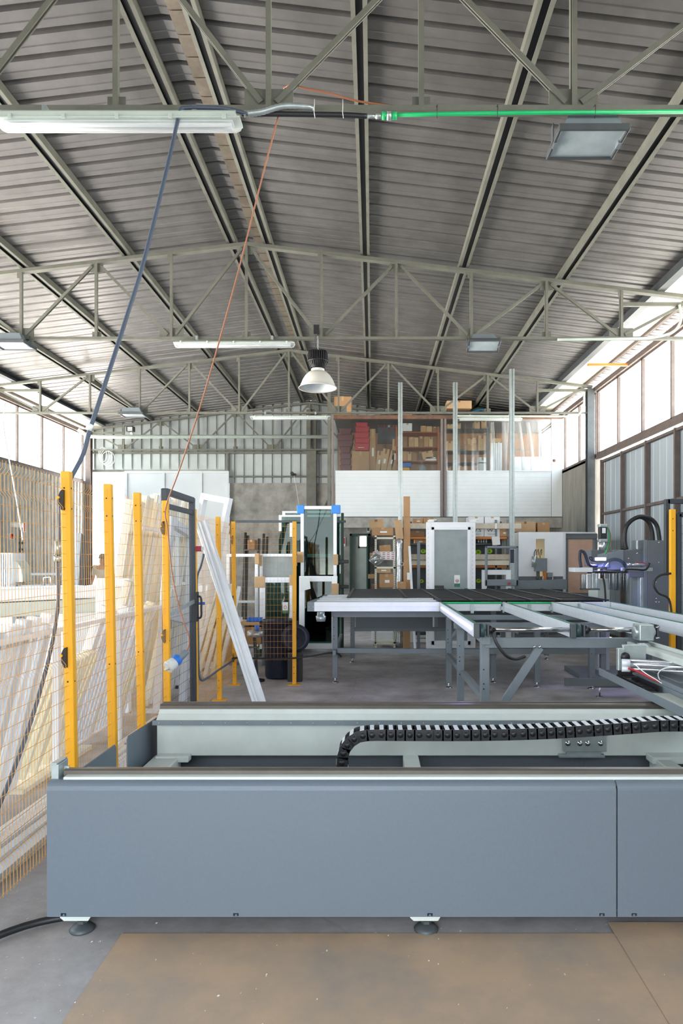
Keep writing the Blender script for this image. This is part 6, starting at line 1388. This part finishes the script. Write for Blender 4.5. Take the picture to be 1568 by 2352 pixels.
# vacuum hose
MB().tube(crv([P(1334, 1303, DT-.2), P(1331, 1283, DT-.2), P(1332, 1268, DT-.2), P(1338, 1266, DT-.2), P(1344, 1275, DT-.2), P(1350, 1292, DT-.2), P(1356, 1299, DT-.18), P(1370, 1299, DT-.1)]), .019, 12).build('vacuum_hose', M['dark_blue'], t)
MB().tube(crv([P(1370, 1290, DT-.1), P(1358, 1287, DT-.12), P(1353, 1281, DT-.12), P(1358, 1280, DT-.12), P(1362, 1288, DT-.1)]), .008, 8).build('air_hose', M['dark_blue'], t)
# cross arm with grippers
MB().box(PX(1316, DT-.3), PX(1358, DT-.3), DT-.35, DT-.1, PZ(1314, DT-.3), PZ(1304, DT-.3)).build('gripper_plate', M['alu'], t, .006)
MB().box(PX(1350, DT-.3), PX(1440, DT-.3), DT-.3, DT-.27, PZ(1317, DT-.3), PZ(1311, DT-.3)).build('black_track', M['black'], t, .003)
MB().tube(crv([P(1380, 1312, DT-.32), P(1428, 1315, DT-.32), P(1437, 1308, DT-.32), P(1460, 1308, DT-.32), P(1478, 1309, DT-.32), P(1486, 1305, DT-.32), P(1491, 1293, DT-.32)]), .012, 8).build('air_hose', M['black'], t)
MB().box(PX(1428, DT-.25), PX(1499, DT-.25), DT-.25, DT-.2, PZ(1312, DT-.25), PZ(1304, DT-.25)).build('support_rail', M['galv'], t, .003)
MB().cyl(P(1438, 1297, DT-.25), P(1484, 1297, DT-.25), .016, 14).cyl(P(1438, 1297, DT-.25), P(1450, 1297, DT-.25), .022, 14).build('pneumatic_cylinder', M['alu_bright'], t)
MB().tube(crv([P(1460, 1293, DT-.28), P(1470, 1291, DT-.28), P(1480, 1294, DT-.28), P(1486, 1300, DT-.28)]), .005, 6).build('red_hose', M['red'], t)
m = MB(); n = 20
pr = [(PX(1378, DT-.3)+(1-math.cos(q))*.165, PZ(1312, DT-.3)+.165*math.sin(q)) for q in [math.pi*k/n for k in range(n+1)]]; pi_ = [(PX(1378, DT-.3)+.165-.125*math.cos(q), PZ(1312, DT-.3)+.125*math.sin(q)) for q in [math.pi*k/n for k in range(n, -1, -1)]]
vs = [(p, DT-.33, q) for p, q in pr+pi_]+[(p, DT-.32, q) for p, q in pr+pi_]; k2 = len(pr); N = 2*k2
m.add(vs, [(k, k+1, N-2-k, N-1-k) for k in range(n)]+[(N+k, N+k+1, N+N-2-k, N+N-1-k) for k in range(n)]+[(k, (k+1) % N, N+(k+1) % N, N+k) for k in range(N)]); m.build('clear_arc_guard', M['acrylic'], t)
for px0, px1, py0, py1, mm in ((1334, 1344, 1318, 1354, 'acrylic'), (1345, 1356, 1318, 1355, 'alu_bright'), (1357, 1365, 1316, 1352, 'galv'), (1366, 1374, 1316, 1352, 'acrylic')):
    MB().box(PX(px0, DT-.3), PX(px1, DT-.3), DT-.33, DT-.25, PZ(py1, DT-.3), PZ(py0, DT-.3)).build('vertical_cylinder', M[mm], t, .006)
MB().box(PX(1334, DT-.3), PX(1375, DT-.3), DT-.34, DT-.24, PZ(1355, DT-.3), PZ(1351, DT-.3)).build('foot_plate', M['dark_steel'], t, .003)
for px in (1397, 1412, 1429): MB().box(PX(px, DT-.3), PX(px+12, DT-.3), DT-.33, DT-.28, PZ(1354+(px-1397)*.15, DT-.3), PZ(1316, DT-.3)).build('clear_plate', M['acrylic'], t, .003)
MB().tube(crv([P(1383, 1318, DT-.2), P(1388, 1345, DT-.2), P(1390, 1380, DT-.2), P(1390, 1420, DT-.2)]), .012, 8).build('black_cable', M['black'], t)
bx_(1372, 1400, 1330, 1620, .4, 'rear_column', 'mach_white', DT+.6); MB().box(PX(1330, DT+.3), PX(1540, DT+.3), DT+.3, DT+1.0, 0, .06).build('machine_foot', M['frame_grey'], t)
l = bpy.data.lights.new('violet_lamp', 'AREA'); l.shape = 'RECTANGLE'; l.size = .14; l.size_y = .03; l.energy = 5; l.color = (.25, .22, 1)
lo = bpy.data.objects.new('violet_lamp', l); COL.objects.link(lo); lo.location = (PX(1378, DT-.16), DT-.16, PZ(1288, DT-.16)); lo.rotation_euler = (R(-25), R(-20), 0)
# blue glow of the strip on the first rail
l = bpy.data.lights.new('rail_lamp', 'AREA'); l.shape = 'RECTANGLE'; l.size = .012; l.size_y = 2.3; l.energy = 3.5; l.color = (.36, .30, 1)
lo = bpy.data.objects.new('rail_lamp', l); COL.objects.link(lo); lo.location = (.750, 6.4, 1.017); lo.rotation_euler = (0, R(90), 0)
# electrical stuff on the pier
tag(MB().tube([(XR-.03, 13.95, 0), (XR-.03, 13.95, 3.7), (XR-.03, 14.25, 3.78)], .014, 8).build('wall_conduit', M['white']), 'thin white conduit rising on the concrete pier beside the round column', 'conduit')
